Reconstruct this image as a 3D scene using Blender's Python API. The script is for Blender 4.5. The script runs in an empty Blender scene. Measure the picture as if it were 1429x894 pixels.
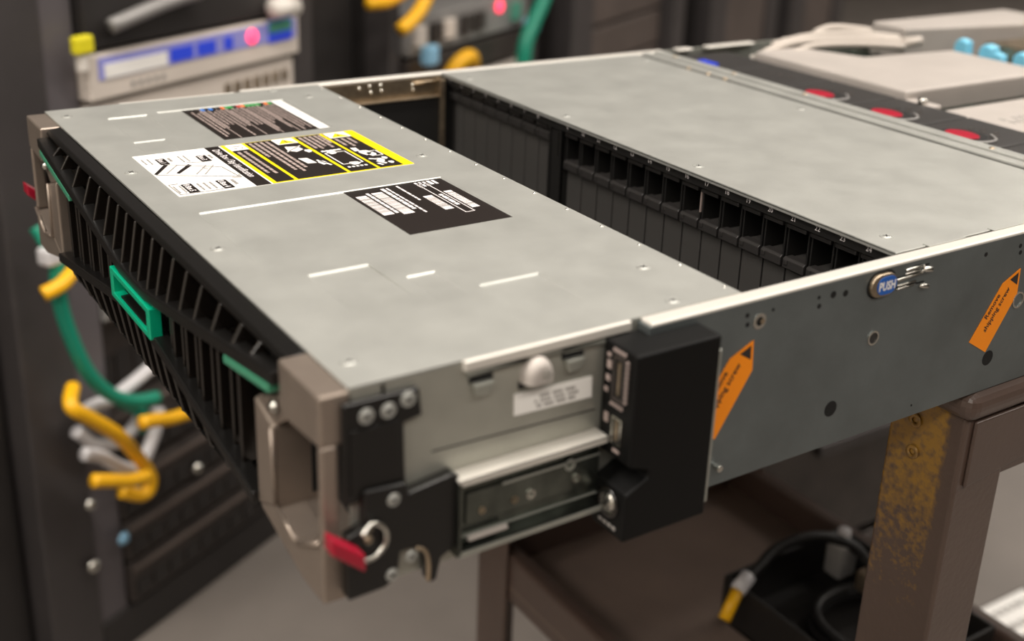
import bpy, bmesh, math, random
from mathutils import Vector, Matrix, Euler

# ------------------------------------------------------------------ camera, world, light, exposure
# Coordinates below: x = depth of the server (front to rear), y = its width (near side to far side),
# z = 0 at the server's lid. TOP lifts everything so that the floor is at world z = 0.
TOP = 0.8866
FLOOR = -TOP
scene = bpy.context.scene
COL = scene.collection
random.seed(7)

cam_d = bpy.data.cameras.new('camera')
cam = bpy.data.objects.new('camera', cam_d)
COL.objects.link(cam)
cam.location = (-0.159921, -0.340087, 0.191071 + TOP)
cam.rotation_euler = Euler((1.20628, -0.039005, -0.58722), 'XYZ')
cam_d.sensor_width = 36.0
cam_d.lens = 1681.8947 / 1429 * 36.0
cam_d.shift_x = -26.076 / 1429
cam_d.shift_y = -83.229 / 1429
cam_d.clip_start = 0.01
cam_d.clip_end = 100
cam_d.dof.use_dof = True
cam_d.dof.focus_distance = 0.63
cam_d.dof.aperture_fstop = 5.6
scene.camera = cam

world = bpy.data.worlds.new('world')
scene.world = world
world.use_nodes = True
world.node_tree.nodes['Background'].inputs[0].default_value = (1.0, 0.95, 0.9, 1)
world.node_tree.nodes['Background'].inputs[1].default_value = 0.05

vs = scene.view_settings
vs.view_transform = 'Standard'
vs.look = 'None'
vs.gamma = 1.0
vs.use_curve_mapping = False
vs.exposure = -0.04

CEIL = 2.75            # world height of the ceiling
LAMPS = [(-1.0, -1.5, 1.0), (0.45, -1.5, 0.65), (1.9, -1.5, 0.6), (-1.0, 0.15, 1.15), (0.45, 0.15, 1.2), (1.9, 0.15, 0.8), (3.6, 0.15, 1.0),
         (3.6, -1.5, 0.8), (-2.5, 0.15, 1.1), (-2.5, -1.5, 1.0), (5.4, 0.6, 1.2), (7.2, 2.0, 1.2), (5.4, 2.4, 1.2)]  # front and far rows added to brighten the bezel and the distant floor
LAMP_W, LAMP_L, LAMP_POWER = 0.30, 1.20, 26.0
LAMP_COL = (1.0, 0.93, 0.85)
for i, (lx, ly, lp) in enumerate(LAMPS):
    ld = bpy.data.lights.new('ceiling_and_fill_light', 'AREA')
    ld.shape = 'RECTANGLE'
    ld.size, ld.size_y = LAMP_L, LAMP_W
    ld.energy = LAMP_POWER * lp
    ld.color = LAMP_COL
    lo = bpy.data.objects.new('ceiling_and_fill_light', ld)
    lo.location = (lx, ly, CEIL - 0.075)
    COL.objects.link(lo)

# ------------------------------------------------------------------ materials
def lin(c):
    return tuple(((v / 255) / 12.92 if v / 255 <= 0.04045 else ((v / 255 + 0.055) / 1.055) ** 2.4) for v in c)

MATS = {}
def mat(name, rgb, rough=0.5, metal=0.0, var=0.0, scale=60.0, bump=0.0, bscale=400.0, stretch=None, emit=None, estr=0.0,
        coat=0.0, rgb2=None, alpha=None, trans=0.0, spec=0.5, rvar=0.0):
    m = bpy.data.materials.new(name)
    m.use_nodes = True
    nt = m.node_tree
    b = nt.nodes['Principled BSDF']
    c = (*lin(rgb), 1)
    b.inputs['Base Color'].default_value = c
    b.inputs['Roughness'].default_value = rough
    b.inputs['Metallic'].default_value = metal
    b.inputs['Coat Weight'].default_value = coat
    b.inputs['Specular IOR Level'].default_value = spec
    b.inputs['Transmission Weight'].default_value = trans
    if emit:
        b.inputs['Emission Color'].default_value = (*lin(emit), 1)
        b.inputs['Emission Strength'].default_value = estr
    if var or bump or rgb2 or rvar:
        tc = nt.nodes.new('ShaderNodeTexCoord')
        mp = nt.nodes.new('ShaderNodeMapping')
        nt.links.new(tc.outputs['Object'], mp.inputs[0])
        if stretch:
            mp.inputs['Scale'].default_value = stretch
        n = nt.nodes.new('ShaderNodeTexNoise')
        n.inputs['Scale'].default_value = scale
        n.inputs['Detail'].default_value = 5
        n.inputs['Roughness'].default_value = 0.6
        nt.links.new(mp.outputs[0], n.inputs['Vector'])
        if var or rgb2:
            r = nt.nodes.new('ShaderNodeValToRGB')
            r.color_ramp.elements[0].position = 0.32
            r.color_ramp.elements[1].position = 0.68
            lo_c = rgb2 if rgb2 else tuple(max(0, v * (1 - var)) for v in rgb)
            hi_c = rgb if rgb2 else tuple(min(255, v * (1 + var)) for v in rgb)
            r.color_ramp.elements[0].color = (*lin(lo_c), 1)
            r.color_ramp.elements[1].color = (*lin(hi_c), 1)
            nt.links.new(n.outputs[0], r.inputs[0])
            nt.links.new(r.outputs[0], b.inputs['Base Color'])
        if rvar:
            mr = nt.nodes.new('ShaderNodeMapRange')
            mr.inputs[3].default_value = max(0.02, rough - rvar)
            mr.inputs[4].default_value = rough + rvar
            nt.links.new(n.outputs[0], mr.inputs[0])
            nt.links.new(mr.outputs[0], b.inputs['Roughness'])
        if bump:
            n2 = nt.nodes.new('ShaderNodeTexNoise')
            n2.inputs['Scale'].default_value = bscale
            n2.inputs['Detail'].default_value = 3
            nt.links.new(mp.outputs[0], n2.inputs['Vector'])
            bp = nt.nodes.new('ShaderNodeBump')
            bp.inputs['Strength'].default_value = bump
            bp.inputs['Distance'].default_value = 0.001
            nt.links.new(n2.outputs[0], bp.inputs['Height'])
            nt.links.new(bp.outputs[0], b.inputs['Normal'])
    MATS[name] = m
    return m

mat('lid_steel', (181, 182, 177), 0.46, 0.55, var=0.025, scale=35, bump=0.06, bscale=900, rvar=0.05)
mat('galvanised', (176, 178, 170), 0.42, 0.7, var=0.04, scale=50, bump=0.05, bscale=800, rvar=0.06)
mat('edge_steel', (228, 224, 216), 0.36, 0.35)  # paler than the lid, painting in the shine on lips and flanges
mat('rail_dark', (96, 100, 94), 0.24, 0.9, var=0.15, scale=70, rvar=0.08)
mat('front_side_steel', (176, 176, 167), 0.40, 0.62, var=0.03, scale=40, bump=0.04, bscale=700, rvar=0.06)
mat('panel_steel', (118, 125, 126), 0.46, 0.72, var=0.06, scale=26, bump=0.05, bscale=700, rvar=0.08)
mat('bright_steel', (205, 203, 196), 0.25, 1.0)
mat('brass_steel', (168, 152, 130), 0.35, 0.9, var=0.15, scale=60)
mat('black_plastic', (17, 16, 15), 0.36, 0.0, bump=0.05, bscale=1500)
mat('black_gloss', (22, 18, 15), 0.22, 0.0, spec=0.9)
mat('black_paint', (9, 9, 9), 0.55, 0.0, bump=0.03, bscale=2500, spec=0.22)
mat('drive_black', (68, 66, 64), 0.5, 0.0, bump=0.04, bscale=2000)
mat('caddy_latch', (50, 48, 47), 0.40)
mat('cage_black', (28, 27, 26), 0.5)
mat('dark_inside', (16, 15, 15), 0.7)
mat('hole_black', (6, 6, 6), 0.8)
mat('taupe_metal', (160, 147, 136), 0.38, 0.7, var=0.03, scale=40)
mat('logo_green', (0, 170, 128), 0.3, 0.0, coat=0.3)
mat('strip_green', (70, 150, 118), 0.28, 0.0, coat=0.4)
mat('latch_red', (160, 14, 44), 0.35, 0.0, coat=0.2)
mat('fan_red', (158, 14, 42), 0.4)
mat('label_white', (244, 242, 238), 0.42)
mat('label_black', (38, 33, 31), 0.36)
mat('label_yellow', (250, 222, 20), 0.4)
mat('ink_grey', (168, 152, 146), 0.5)
mat('ink_white', (232, 226, 226), 0.5)
mat('ink_line', (150, 146, 142), 0.5)
mat('ink_pale', (222, 216, 210), 0.5)
mat('ink_blue', (60, 120, 200), 0.5)
mat('ink_green', (60, 150, 80), 0.5)
mat('ink_orange', (226, 120, 60), 0.5)
mat('ink_red', (200, 70, 60), 0.5)
mat('sticker_orange', (255, 146, 0), 0.42)
mat('push_blue', (28, 92, 178), 0.35)
mat('baffle_grey', (182, 175, 169), 0.5, 0.15, var=0.03, scale=20)
mat('fan_plastic', (42, 40, 39), 0.55, bump=0.05, bscale=1500)
mat('cable_white', (226, 220, 212), 0.5)
mat('cable_dull', (186, 177, 168), 0.55)
mat('latch_blue', (120, 196, 226), 0.4)
mat('pcb_green', (40, 58, 46), 0.5, var=0.3, scale=120)
mat('cart_brown', (80, 65, 58), 0.33, 0.0, var=0.05, scale=14, bump=0.12, bscale=240, coat=0.25, rvar=0.08)
mat('cart_tray', (112, 97, 88), 0.42, 0.0, var=0.07, scale=9, bump=0.05, bscale=240)  # same coat as the legs, lightened in place of bounced light
mat('rack_black', (44, 41, 40), 0.5, 0.1, var=0.06, scale=8)
mat('rack_post', (74, 70, 70), 0.45, 0.3, var=0.05, scale=10)
mat('rail_lilac', (104, 99, 102), 0.45, 0.3)
mat('rack_panel', (92, 82, 77), 0.5, 0.1, var=0.1, scale=6)
mat('unit_beige', (214, 204, 194), 0.5, var=0.03, scale=8)
mat('unit_grey', (150, 148, 146), 0.45, 0.3, var=0.05, scale=20)
mat('unit_dark', (66, 60, 57), 0.42, 0.3, var=0.12, scale=20)
mat('screen_blue', (44, 66, 190), 0.3, emit=(40, 66, 200), estr=0.35)
mat('screen_violet', (150, 152, 220), 0.3)
mat('screen_green', (70, 130, 110), 0.3, emit=(60, 120, 100), estr=0.25)
mat('led_red', (255, 70, 100), 0.4, emit=(255, 58, 92), estr=2.6)
mat('cable_yellow', (238, 178, 16), 0.42)
mat('cable_teal', (16, 132, 106), 0.45)
mat('cable_black', (22, 21, 21), 0.5)
mat('plug_clear', (206, 204, 206), 0.25, spec=0.6)
mat('plug_blue', (140, 190, 220), 0.35)
mat('tag_yellow', (226, 214, 34), 0.5)
mat('bin_black', (26, 24, 23), 0.5, bump=0.1, bscale=600)
mat('unseen_wall_white', (226, 220, 210), 0.7, var=0.02, scale=3)
mat('wall_paint', (120, 112, 106), 0.8, var=0.03, scale=3)
mat('ceiling_tile', (196, 190, 184), 0.9, var=0.03, scale=20)
mat('carton_dark', (62, 54, 50), 0.7, var=0.08, scale=20)

def floor_material():
    m = mat('floor_concrete', (120, 113, 107), 0.6, 0.0, var=0.06, scale=3.0, bump=0.02, bscale=90, rvar=0.07)
    return m
floor_material()

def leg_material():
    """brown powder coat; on the upper part of the leg a yellow reflection is painted in as a mottled patch."""
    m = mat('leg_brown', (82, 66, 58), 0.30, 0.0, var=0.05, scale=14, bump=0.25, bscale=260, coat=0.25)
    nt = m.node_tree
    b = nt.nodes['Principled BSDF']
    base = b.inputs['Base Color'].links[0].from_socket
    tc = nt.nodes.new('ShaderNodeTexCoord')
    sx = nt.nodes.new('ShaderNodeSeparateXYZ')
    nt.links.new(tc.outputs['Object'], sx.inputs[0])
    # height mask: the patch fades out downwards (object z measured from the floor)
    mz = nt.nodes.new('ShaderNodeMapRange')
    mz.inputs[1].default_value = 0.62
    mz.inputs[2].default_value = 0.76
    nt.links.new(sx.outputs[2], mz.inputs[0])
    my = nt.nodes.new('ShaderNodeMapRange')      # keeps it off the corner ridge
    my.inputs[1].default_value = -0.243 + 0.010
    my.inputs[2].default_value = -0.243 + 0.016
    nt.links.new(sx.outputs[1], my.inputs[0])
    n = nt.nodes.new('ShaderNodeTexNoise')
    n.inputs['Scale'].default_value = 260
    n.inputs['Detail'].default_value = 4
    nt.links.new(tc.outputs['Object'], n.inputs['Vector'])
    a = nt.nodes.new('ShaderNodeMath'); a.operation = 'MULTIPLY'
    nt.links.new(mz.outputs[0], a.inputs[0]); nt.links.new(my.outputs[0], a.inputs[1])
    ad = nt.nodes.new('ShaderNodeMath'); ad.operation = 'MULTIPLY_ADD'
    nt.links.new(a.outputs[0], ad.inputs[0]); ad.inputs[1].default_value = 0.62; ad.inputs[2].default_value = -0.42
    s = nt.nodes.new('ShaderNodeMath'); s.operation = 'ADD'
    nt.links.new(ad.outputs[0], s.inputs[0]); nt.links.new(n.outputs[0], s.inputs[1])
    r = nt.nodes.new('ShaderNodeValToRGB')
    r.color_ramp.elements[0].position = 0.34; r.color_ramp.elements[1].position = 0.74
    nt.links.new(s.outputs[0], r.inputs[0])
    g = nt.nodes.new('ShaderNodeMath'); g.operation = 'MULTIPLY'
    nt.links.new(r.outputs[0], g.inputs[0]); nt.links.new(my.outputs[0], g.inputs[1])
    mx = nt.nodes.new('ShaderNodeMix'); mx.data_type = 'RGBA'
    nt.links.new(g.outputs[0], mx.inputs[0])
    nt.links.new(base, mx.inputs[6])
    mx.inputs[7].default_value = (*lin((150, 112, 40)), 1)  # ochre tint that paints in a warm reflection
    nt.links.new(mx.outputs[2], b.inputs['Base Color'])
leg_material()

# ------------------------------------------------------------------ mesh helpers
class MB:
    """collects simple shapes (server coordinates) and links them as one mesh object"""
    def __init__(self, xf=None):
        self.v, self.f, self.xf = [], [], xf
    def add(self, vs_, fs_):
        o = len(self.v)
        self.v += [tuple(self.xf(*p)) if self.xf else tuple(p) for p in vs_]
        self.f += [tuple(i + o for i in f) for f in fs_]
        return self
    def box(self, x0, x1, y0, y1, z0, z1):
        p = [(x, y, z) for z in (z0, z1) for y in (y0, y1) for x in (x0, x1)]
        return self.add(p, [(0, 2, 3, 1), (4, 5, 7, 6), (0, 1, 5, 4), (2, 6, 7, 3), (0, 4, 6, 2), (1, 3, 7, 5)])
    def prism(self, poly, axis, a, b):
        """poly: 2-D outline in the two other axes (in x,y,z order)"""
        def p3(q, t):
            return {'x': (t, q[0], q[1]), 'y': (q[0], t, q[1]), 'z': (q[0], q[1], t)}[axis]
        n = len(poly)
        return self.add([p3(q, a) for q in poly] + [p3(q, b) for q in poly],
                        [tuple(range(n))[::-1], tuple(range(n, 2 * n))] + [(i, (i + 1) % n, n + (i + 1) % n, n + i) for i in range(n)])
    def frame(self, outer, inner, axis, a, b):
        """ring between two outlines of equal length, extruded along axis"""
        def p3(q, t):
            return {'x': (t, q[0], q[1]), 'y': (q[0], t, q[1]), 'z': (q[0], q[1], t)}[axis]
        n = len(outer)
        vs_ = [p3(q, a) for q in outer] + [p3(q, a) for q in inner] + [p3(q, b) for q in outer] + [p3(q, b) for q in inner]
        fs_ = []
        for i in range(n):
            j = (i + 1) % n
            fs_ += [(i, j, n + j, n + i), (2 * n + j, 2 * n + i, 3 * n + i, 3 * n + j), (j, i, 2 * n + i, 2 * n + j), (n + i, n + j, 3 * n + j, 3 * n + i)]
        return self.add(vs_, fs_)
    def cyl(self, p0, p1, r, n=16, r1=None):
        p0, p1 = Vector(p0), Vector(p1)
        r1 = r if r1 is None else r1
        d = (p1 - p0).normalized()
        a = d.orthogonal().normalized(); b = d.cross(a)
        ring = lambda c, rr: [c + (a * math.cos(t) + b * math.sin(t)) * rr for t in [2 * math.pi * k / n for k in range(n)]]
        return self.add([tuple(q) for q in ring(p0, r) + ring(p1, r1)],
                        [tuple(range(n))[::-1], tuple(range(n, 2 * n))] + [(i, (i + 1) % n, n + (i + 1) % n, n + i) for i in range(n)])
    def dome(self, c, axis, r, h, n=14, m=4):
        c = Vector(c); d = Vector(axis).normalized(); a = d.orthogonal().normalized(); b = d.cross(a)
        vs_, fs_ = [], []
        for k in range(m):
            t = math.pi / 2 * k / m
            for i in range(n):
                s = 2 * math.pi * i / n
                vs_.append(tuple(c + (a * math.cos(s) + b * math.sin(s)) * r * math.cos(t) + d * h * math.sin(t)))
        vs_.append(tuple(c + d * h))
        for k in range(m - 1):
            for i in range(n):
                j = (i + 1) % n
                fs_.append((k * n + i, k * n + j, (k + 1) * n + j, (k + 1) * n + i))
        for i in range(n):
            fs_.append(((m - 1) * n + i, (m - 1) * n + (i + 1) % n, m * n))
        return self.add(vs_, fs_)
    def ring(self, c, axis, r0, r1, h, n=18):
        c = Vector(c); d = Vector(axis).normalized(); a = d.orthogonal().normalized(); b = d.cross(a)
        cs = [a * math.cos(t) + b * math.sin(t) for t in [2 * math.pi * k / n for k in range(n)]]
        vs_ = [tuple(c + q * r0) for q in cs] + [tuple(c + q * r1) for q in cs] + [tuple(c + q * r0 + d * h) for q in cs] + [tuple(c + q * r1 + d * h) for q in cs]
        fs_ = []
        for i in range(n):
            j = (i + 1) % n
            fs_ += [(2 * n + i, 2 * n + j, 3 * n + j, 3 * n + i), (i, j, 2 * n + j, 2 * n + i), (n + j, n + i, 3 * n + i, 3 * n + j), (j, i, n + i, n + j)]
        return self.add(vs_, fs_)
    def tube(self, path, r, n=8, sub=6):
        """round tube along a smoothed path"""
        P = [Vector(p) for p in path]
        if self.xf:
            P = [Vector(self.xf(*p)) for p in path]
        Q = []
        for i in range(len(P) - 1):
            p0 = P[max(0, i - 1)]; p1 = P[i]; p2 = P[i + 1]; p3 = P[min(len(P) - 1, i + 2)]
            for k in range(sub):
                t = k / sub
                Q.append(0.5 * ((2 * p1) + (-p0 + p2) * t + (2 * p0 - 5 * p1 + 4 * p2 - p3) * t * t + (-p0 + 3 * p1 - 3 * p2 + p3) * t ** 3))
        Q.append(P[-1])
        vs_, fs_ = [], []
        up = Vector((0.13, 0.21, 0.97))
        for i, q in enumerate(Q):
            d = (Q[min(i + 1, len(Q) - 1)] - Q[max(i - 1, 0)]).normalized()
            a = up - d * up.dot(d)
            a = a.normalized() if a.length > 1e-4 else d.orthogonal().normalized()
            up = a
            b = d.cross(a)
            vs_ += [tuple(q + (a * math.cos(2 * math.pi * k / n) + b * math.sin(2 * math.pi * k / n)) * r) for k in range(n)]
        for i in range(len(Q) - 1):
            for k in range(n):
                j = (k + 1) % n
                fs_.append((i * n + k, i * n + j, (i + 1) * n + j, (i + 1) * n + k))
        fs_ += [tuple(range(n))[::-1], tuple(range((len(Q) - 1) * n, len(Q) * n))]
        o = len(self.v)
        self.v += vs_
        self.f += [tuple(i + o for i in f) for f in fs_]
        return self
    def mesh(self, name, origin=(0, 0, 0), smooth=False):
        me = bpy.data.meshes.new(name)
        me.from_pydata([(x - origin[0], y - origin[1], z - origin[2]) for x, y, z in self.v], [], self.f)
        bm = bmesh.new(); bm.from_mesh(me)
        bmesh.ops.recalc_face_normals(bm, faces=bm.faces)
        bm.to_mesh(me); bm.free()
        if smooth:
            for p in me.polygons:
                p.use_smooth = True
        me.update()
        return me
    def build(self, name, material, parent=None, bevel=0.0, smooth=False, segs=2, at=None):
        """at: origin of the object in server coordinates (defaults to its parent's, or the middle of its base)"""
        if at is None:
            at = ORIG[parent.name] if parent is not None else None
            if at is None:
                xs, ys, zs = zip(*self.v)
                at = ((min(xs) + max(xs)) / 2, (min(ys) + max(ys)) / 2, min(zs))
        me = self.mesh(name, at, smooth)
        me.materials.append(MATS[material])
        return place(name, me, at, parent, bevel, segs)

ORIG = {}
def place(name, me, at, parent=None, bevel=0.0, segs=2):
    o = bpy.data.objects.new(name, me)
    COL.objects.link(o)
    ORIG[o.name] = tuple(at)
    if parent is not None:
        po = ORIG[parent.name]
        o.parent = parent
        o.location = (at[0] - po[0], at[1] - po[1], at[2] - po[2])
    else:
        o.location = (at[0], at[1], at[2] + TOP)
    if bevel:
        md = o.modifiers.new('bevel', 'BEVEL')
        md.width = bevel; md.segments = segs; md.limit_method = 'ANGLE'; md.angle_limit = math.radians(40)
        md.harden_normals = False
    return o

def thing(name, at, label, cat, group=None):
    o = bpy.data.objects.new(name, None)
    o.empty_display_size = 0.05
    COL.objects.link(o)
    o.location = (at[0], at[1], at[2] + TOP)
    ORIG[o.name] = tuple(at)
    return tag(o, label, cat, group)

def tag(o, label, cat, group=None):
    o['label'] = label; o['category'] = cat
    if group: o['group'] = group
    return o

def structure(o, label=None):
    o['kind'] = 'structure'
    if label: o['label'] = label
    return o

def text_mesh(body, size, origin, right, up, extrude_n=0.0, align='LEFT', sx=1.0, bold=0.0):
    """flat lettering as vertices/faces placed in server coordinates"""
    cu = bpy.data.curves.new('lettering', 'FONT')
    cu.body = body; cu.size = size; cu.align_x = align; cu.offset = bold * size
    cu.resolution_u = 2
    ob = bpy.data.objects.new('lettering', cu)
    COL.objects.link(ob)
    dg = bpy.context.evaluated_depsgraph_get()
    me = bpy.data.meshes.new_from_object(ob.evaluated_get(dg))
    r, u, o = Vector(right), Vector(up), Vector(origin)
    vs_ = [tuple(o + r * v.co.x * sx + u * v.co.y) for v in me.vertices]
    fs_ = [tuple(p.vertices) for p in me.polygons]
    bpy.data.objects.remove(ob); bpy.data.curves.remove(cu); bpy.data.meshes.remove(me)
    return vs_, fs_

# ------------------------------------------------------------------ rack row coordinates (u along the row, n out of it towards the aisle, h above floor)
RU = Vector((0.88, 0.475)).normalized()
RN = Vector((RU.y, -RU.x))
RP = Vector((0.294, 1.107))
def rk(u, n, h):
    p = RP + RU * u + RN * n
    return (p.x, p.y, h + FLOOR)

# ------------------------------------------------------------------ the room
structure(MB().box(-3.3, 9, -6, 9, FLOOR - 0.05, FLOOR).build('floor', 'floor_concrete'), 'smooth grey concrete floor of the server room')
cz = CEIL - TOP
structure(MB().box(-3.3, 9, -6, 9, cz, cz + 0.05).build('ceiling', 'ceiling_tile'))
structure(MB().box(-3.4, -3.3, -6, 9, FLOOR, cz).build('unseen_wall_left', 'unseen_wall_white'))  # unseen wall, set close and white to throw glints on the bezel ribs
structure(MB().box(9, 9.1, -6, 9, FLOOR, cz).build('wall_right', 'wall_paint'))
structure(MB().box(-3.3, 9, 9, 9.1, FLOOR, cz).build('wall_back', 'wall_paint'))
structure(MB().box(-3.3, 9, -6.1, -6, FLOOR, cz).build('wall_front', 'wall_paint'))

# ------------------------------------------------------------------ the server
W = 0.430; O = 0.008; H = 0.0866; LEN = 0.95
G1, G2, LR = 0.1827, 0.2814, 0.4650
srv = thing('rack_server', (0.45, W / 2, -H), 'open silver rack server with black ribbed front, lying across the brown cart', 'server')

def grid_lid(name, x0, x1, y0, y1, pockets, th, material, parent):
    """sheet with pressed-in pockets. pocket: (xa, xb, ya, yb, depth, ramp) ; the far (yb) edge is the deep one on ramps"""
    s = 0.0011
    xs, ys = {x0, x1}, {y0, y1}
    for (a, b, c, d, dep, ramp) in pockets:
        xs |= {a, a + s, b - s, b}; ys |= {c, c + s, d - s, d}
        if ramp: ys |= {c + (d - c) * k / 6 for k in range(1, 6)}
    xs, ys = sorted(xs), sorted(ys)
    def z(x, y):
        v = 0.0
        for (a, b, c, d, dep, ramp) in pockets:
            if a + s - 1e-9 <= x <= b - s + 1e-9 and c + s - 1e-9 <= y <= d - s + 1e-9:
                v = min(v, -dep * ((y - c) / (d - c) if ramp else 1.0))
        return v
    nx, ny = len(xs), len(ys)
    vs_ = [(x, y, z(x, y)) for y in ys for x in xs] + [(x, y, z(x, y) - th) for y in ys for x in xs]
    fs_ = []
    N = nx * ny
    for j in range(ny - 1):
        for i in range(nx - 1):
            q = (j * nx + i, j * nx + i + 1, (j + 1) * nx + i + 1, (j + 1) * nx + i)
            fs_ += [q, tuple(k + N for k in q[::-1])]
    edge = [i for i in range(nx)] + [j * nx + nx - 1 for j in range(1, ny)] + [(ny - 1) * nx + i for i in range(nx - 2, -1, -1)] + [j * nx for j in range(ny - 2, 0, -1)]
    for k in range(len(edge)):
        a, b = edge[k], edge[(k + 1) % len(edge)]
        fs_.append((a, b, b + N, a + N))
    m = MB(); m.add(vs_, fs_)
    return m

SCREW = None
def screws(parent, pts, r=0.0026, normal=(0, 0, 1), h=0.0008, name='screw', material='bright_steel'):
    n = Vector(normal)
    m = MB(); m.ring((0, 0, 0), n, r * 1.35, r * 1.05, 0.0002, 16); m.dome((0, 0, 0), n, r, h, 14, 3)
    a = n.orthogonal().normalized(); b = n.cross(a)
    me = m.mesh(name, smooth=True); me.materials.append(MATS[material])
    c = MB()
    for d in (a, b):
        e = n.cross(d)
        q = [d * r * .62 + e * r * .13, d * r * .62 - e * r * .13, -d * r * .62 - e * r * .13, -d * r * .62 + e * r * .13]
        c.add([tuple(k + n * h * 1.02) for k in q] + [tuple(k + n * h * .6) for k in q],
              [(0, 1, 2, 3), (7, 6, 5, 4), (0, 1, 5, 4), (1, 2, 6, 5), (2, 3, 7, 6), (3, 0, 4, 7)])
    # cross recess kept in the same mesh as the head, dark
    o0 = len(me.vertices)
    me2 = bpy.data.meshes.new(name)
    me2.from_pydata([tuple(v.co) for v in me.vertices] + c.v, [], [tuple(p.vertices) for p in me.polygons] + [tuple(i + o0 for i in f) for f in c.f])
    me2.materials.append(MATS[material]); me2.materials.append(MATS['fan_plastic'])
    nf = len(me.polygons)
    for i, p in enumerate(me2.polygons):
        p.use_smooth = i < nf
        p.material_index = 0 if i < nf else 1
    bpy.data.meshes.remove(me)
    for p in pts:
        place(name, me2, p, parent)

# --- front lid with pressed pockets
pk = [(.0284, .0535, .343, .3975, .0008, True), (.0262, .0458, .306, .338, .0007, True),
      (.0590, .1445, .3205, .4005, .0007, False), (.0170, .1515, .1275, .2018, .0007, False),
      (.0300, .0600, .055, .1036, .0009, True), (.0658, .0808, .050, .0828, .0007, True), (.0884, .1195, .022, .0602, .0009, True)]
lm = grid_lid('front_lid', 0.0, G1, 0.0, W, pk, 0.001, 'lid_steel', srv)
front_lid = lm.build('front_lid', 'lid_steel', srv)
# side flanges of the lid
for (ya, yb) in ((-.0022, .0002), (W - .0002, W + .0022)):
    MB().box(.0455, .1225, ya, yb, -.0042, 0.0002).build('lid_flange', 'edge_steel', front_lid, bevel=.0007)
screws(front_lid, [(.0085, .411, 0), (.0087, .280, 0), (.0086, .1506, 0), (.0091, .0186, 0), (.1624, .3995, 0), (.162, .242, 0), (.1639, .0427, 0), (.1507, .0066, 0), (.1477, .4262, 0)], r=.0025, h=.0006, material='lid_steel')
rv = MB(); rv.dome((0, 0, 0), (0, 0, 1), .0009, .0005, 8, 2)
rvm = rv.mesh('rivet', smooth=True); rvm.materials.append(MATS['bright_steel'])
for k in range(15):
    place('rivet', rvm, (G1 - .0022, .008 + k * .0293, 0), front_lid)

# --- rear lid (over the mid drive cage)
rl = MB().box(G2, LR, .001, W - .001, -.001, 0)
rl.box(G2, G2 + .001, .001, W - .001, -.0022, 0)
rear_lid = rl.build('middle_lid', 'lid_steel', srv, bevel=.0003)
screws(rear_lid, [(.291, .2823, 0), (.293, .154, 0), (.2962, .0193, 0), (.291, .405, 0), (.455, .405, 0), (.452, .23, 0), (.455, .03, 0)], r=.0025, h=.0006, material='lid_steel')
tb = MB()
for xa, xb in ((.303, .330), (.352, .40)):
    tb.box(xa, xb, -.0012, .0030, 0, .0006)
tb.build('lid_tab', 'lid_steel', rear_lid, bevel=.0002)

# --- side panels (rear, wider section) with a rolled top lip
def side(sign, y_out, y_in, mt):
    m = MB()
    t = .0012 * (1 if sign < 0 else -1)
    m.box(.128, LEN, min(y_out, y_out + t), max(y_out, y_out + t), -H, -.0014)
    m.box(.1268, .128, min(y_out, y_in), max(y_out, y_in), -H, -.0014)
    o = m.build('side_panel', mt, srv, bevel=.0004)
    segs_ = [(.128, LEN)] if sign < 0 else [(.128, .4975), (.512, .528), (.545, .60), (.64, .70), (.74, .95)]
    for a, b in segs_:
        MB().box(a, b, min(y_out, y_in), max(y_out, y_in), -.0022, .0).build('top_lip', 'edge_steel', o, bevel=.0010, segs=3)
    MB().box(0.0, .1268, min(y_in, y_in + t), max(y_in, y_in + t), -.0842, -.0012).build('front_side_panel', 'front_side_steel', srv)
    return o
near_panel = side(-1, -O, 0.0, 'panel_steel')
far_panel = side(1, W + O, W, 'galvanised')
bp_ = MB(); bp_.box(.128, LEN, -.006, W + .006, -H, -H + .001); bp_.box(.014, .1285, .001, W - .001, -.0842, -.0832); bp_.box(.1272, .1285, .001, W - .001, -H, -.0832)
bp_.build('bottom_pan', 'galvanised', srv)
MB().box(LEN - .001, LEN, -.006, W + .006, -H, -.002).build('rear_panel', 'galvanised', srv)

# holes and studs of the near side
def disc(parent, x, z, r, y=-O, material='hole_black', rim=None, name='hole'):
    m = MB(); m.cyl((x, y + .0004, z), (x, y - .00012, z), r, 18)
    o = m.build(name, material, parent, at=(x, y, z))
    if rim:
        MB().ring((x, y, z), (0, -1, 0), r, r + rim, .0004, 18).build('rim', 'bright_steel', o if parent is srv else parent)
    return o
for (x, z, r) in [(.1798, -.0071, .0011), (.1804, -.0115, .0011), (.1948, -.0075, .0008), (.2225, -.0074, .0009), (.2233, -.0117, .0012),
                  (.2316, -.0078, .0017), (.2395, -.0087, .0016), (.3385, -.0076, .0012), (.3659, -.0078, .0012), (.367, -.0115, .0012),
                  (.30, -.0805, .0006)]:
    disc(near_panel, x, z, r)
disc(near_panel, .2405, -.0669, .0040)
disc(near_panel, .3561, -.0676, .0042)
disc(near_panel, .1872, -.0112, .0021, rim=.0016)
MB().cyl((.1886, -O, -.0114), (.1886, -O - .0008, -.0114), .0012, 12).build('stud', 'brass_steel', near_panel)
MB().cyl((.2629, -O + .0003, -.0357), (.2629, -O - .0001, -.0357), .0030, 20).build('dimple', 'fan_plastic', near_panel)
MB().ring((.2629, -O, -.0357), (0, -1, 0), .0037, .0028, .0005, 20).build('dimple_rim', 'bright_steel', near_panel)
MB().ring((.3728, -O, -.0385), (0, -1, 0), .0046, .0036, .0005, 20).build('dimple_rim', 'bright_steel', near_panel)
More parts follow.
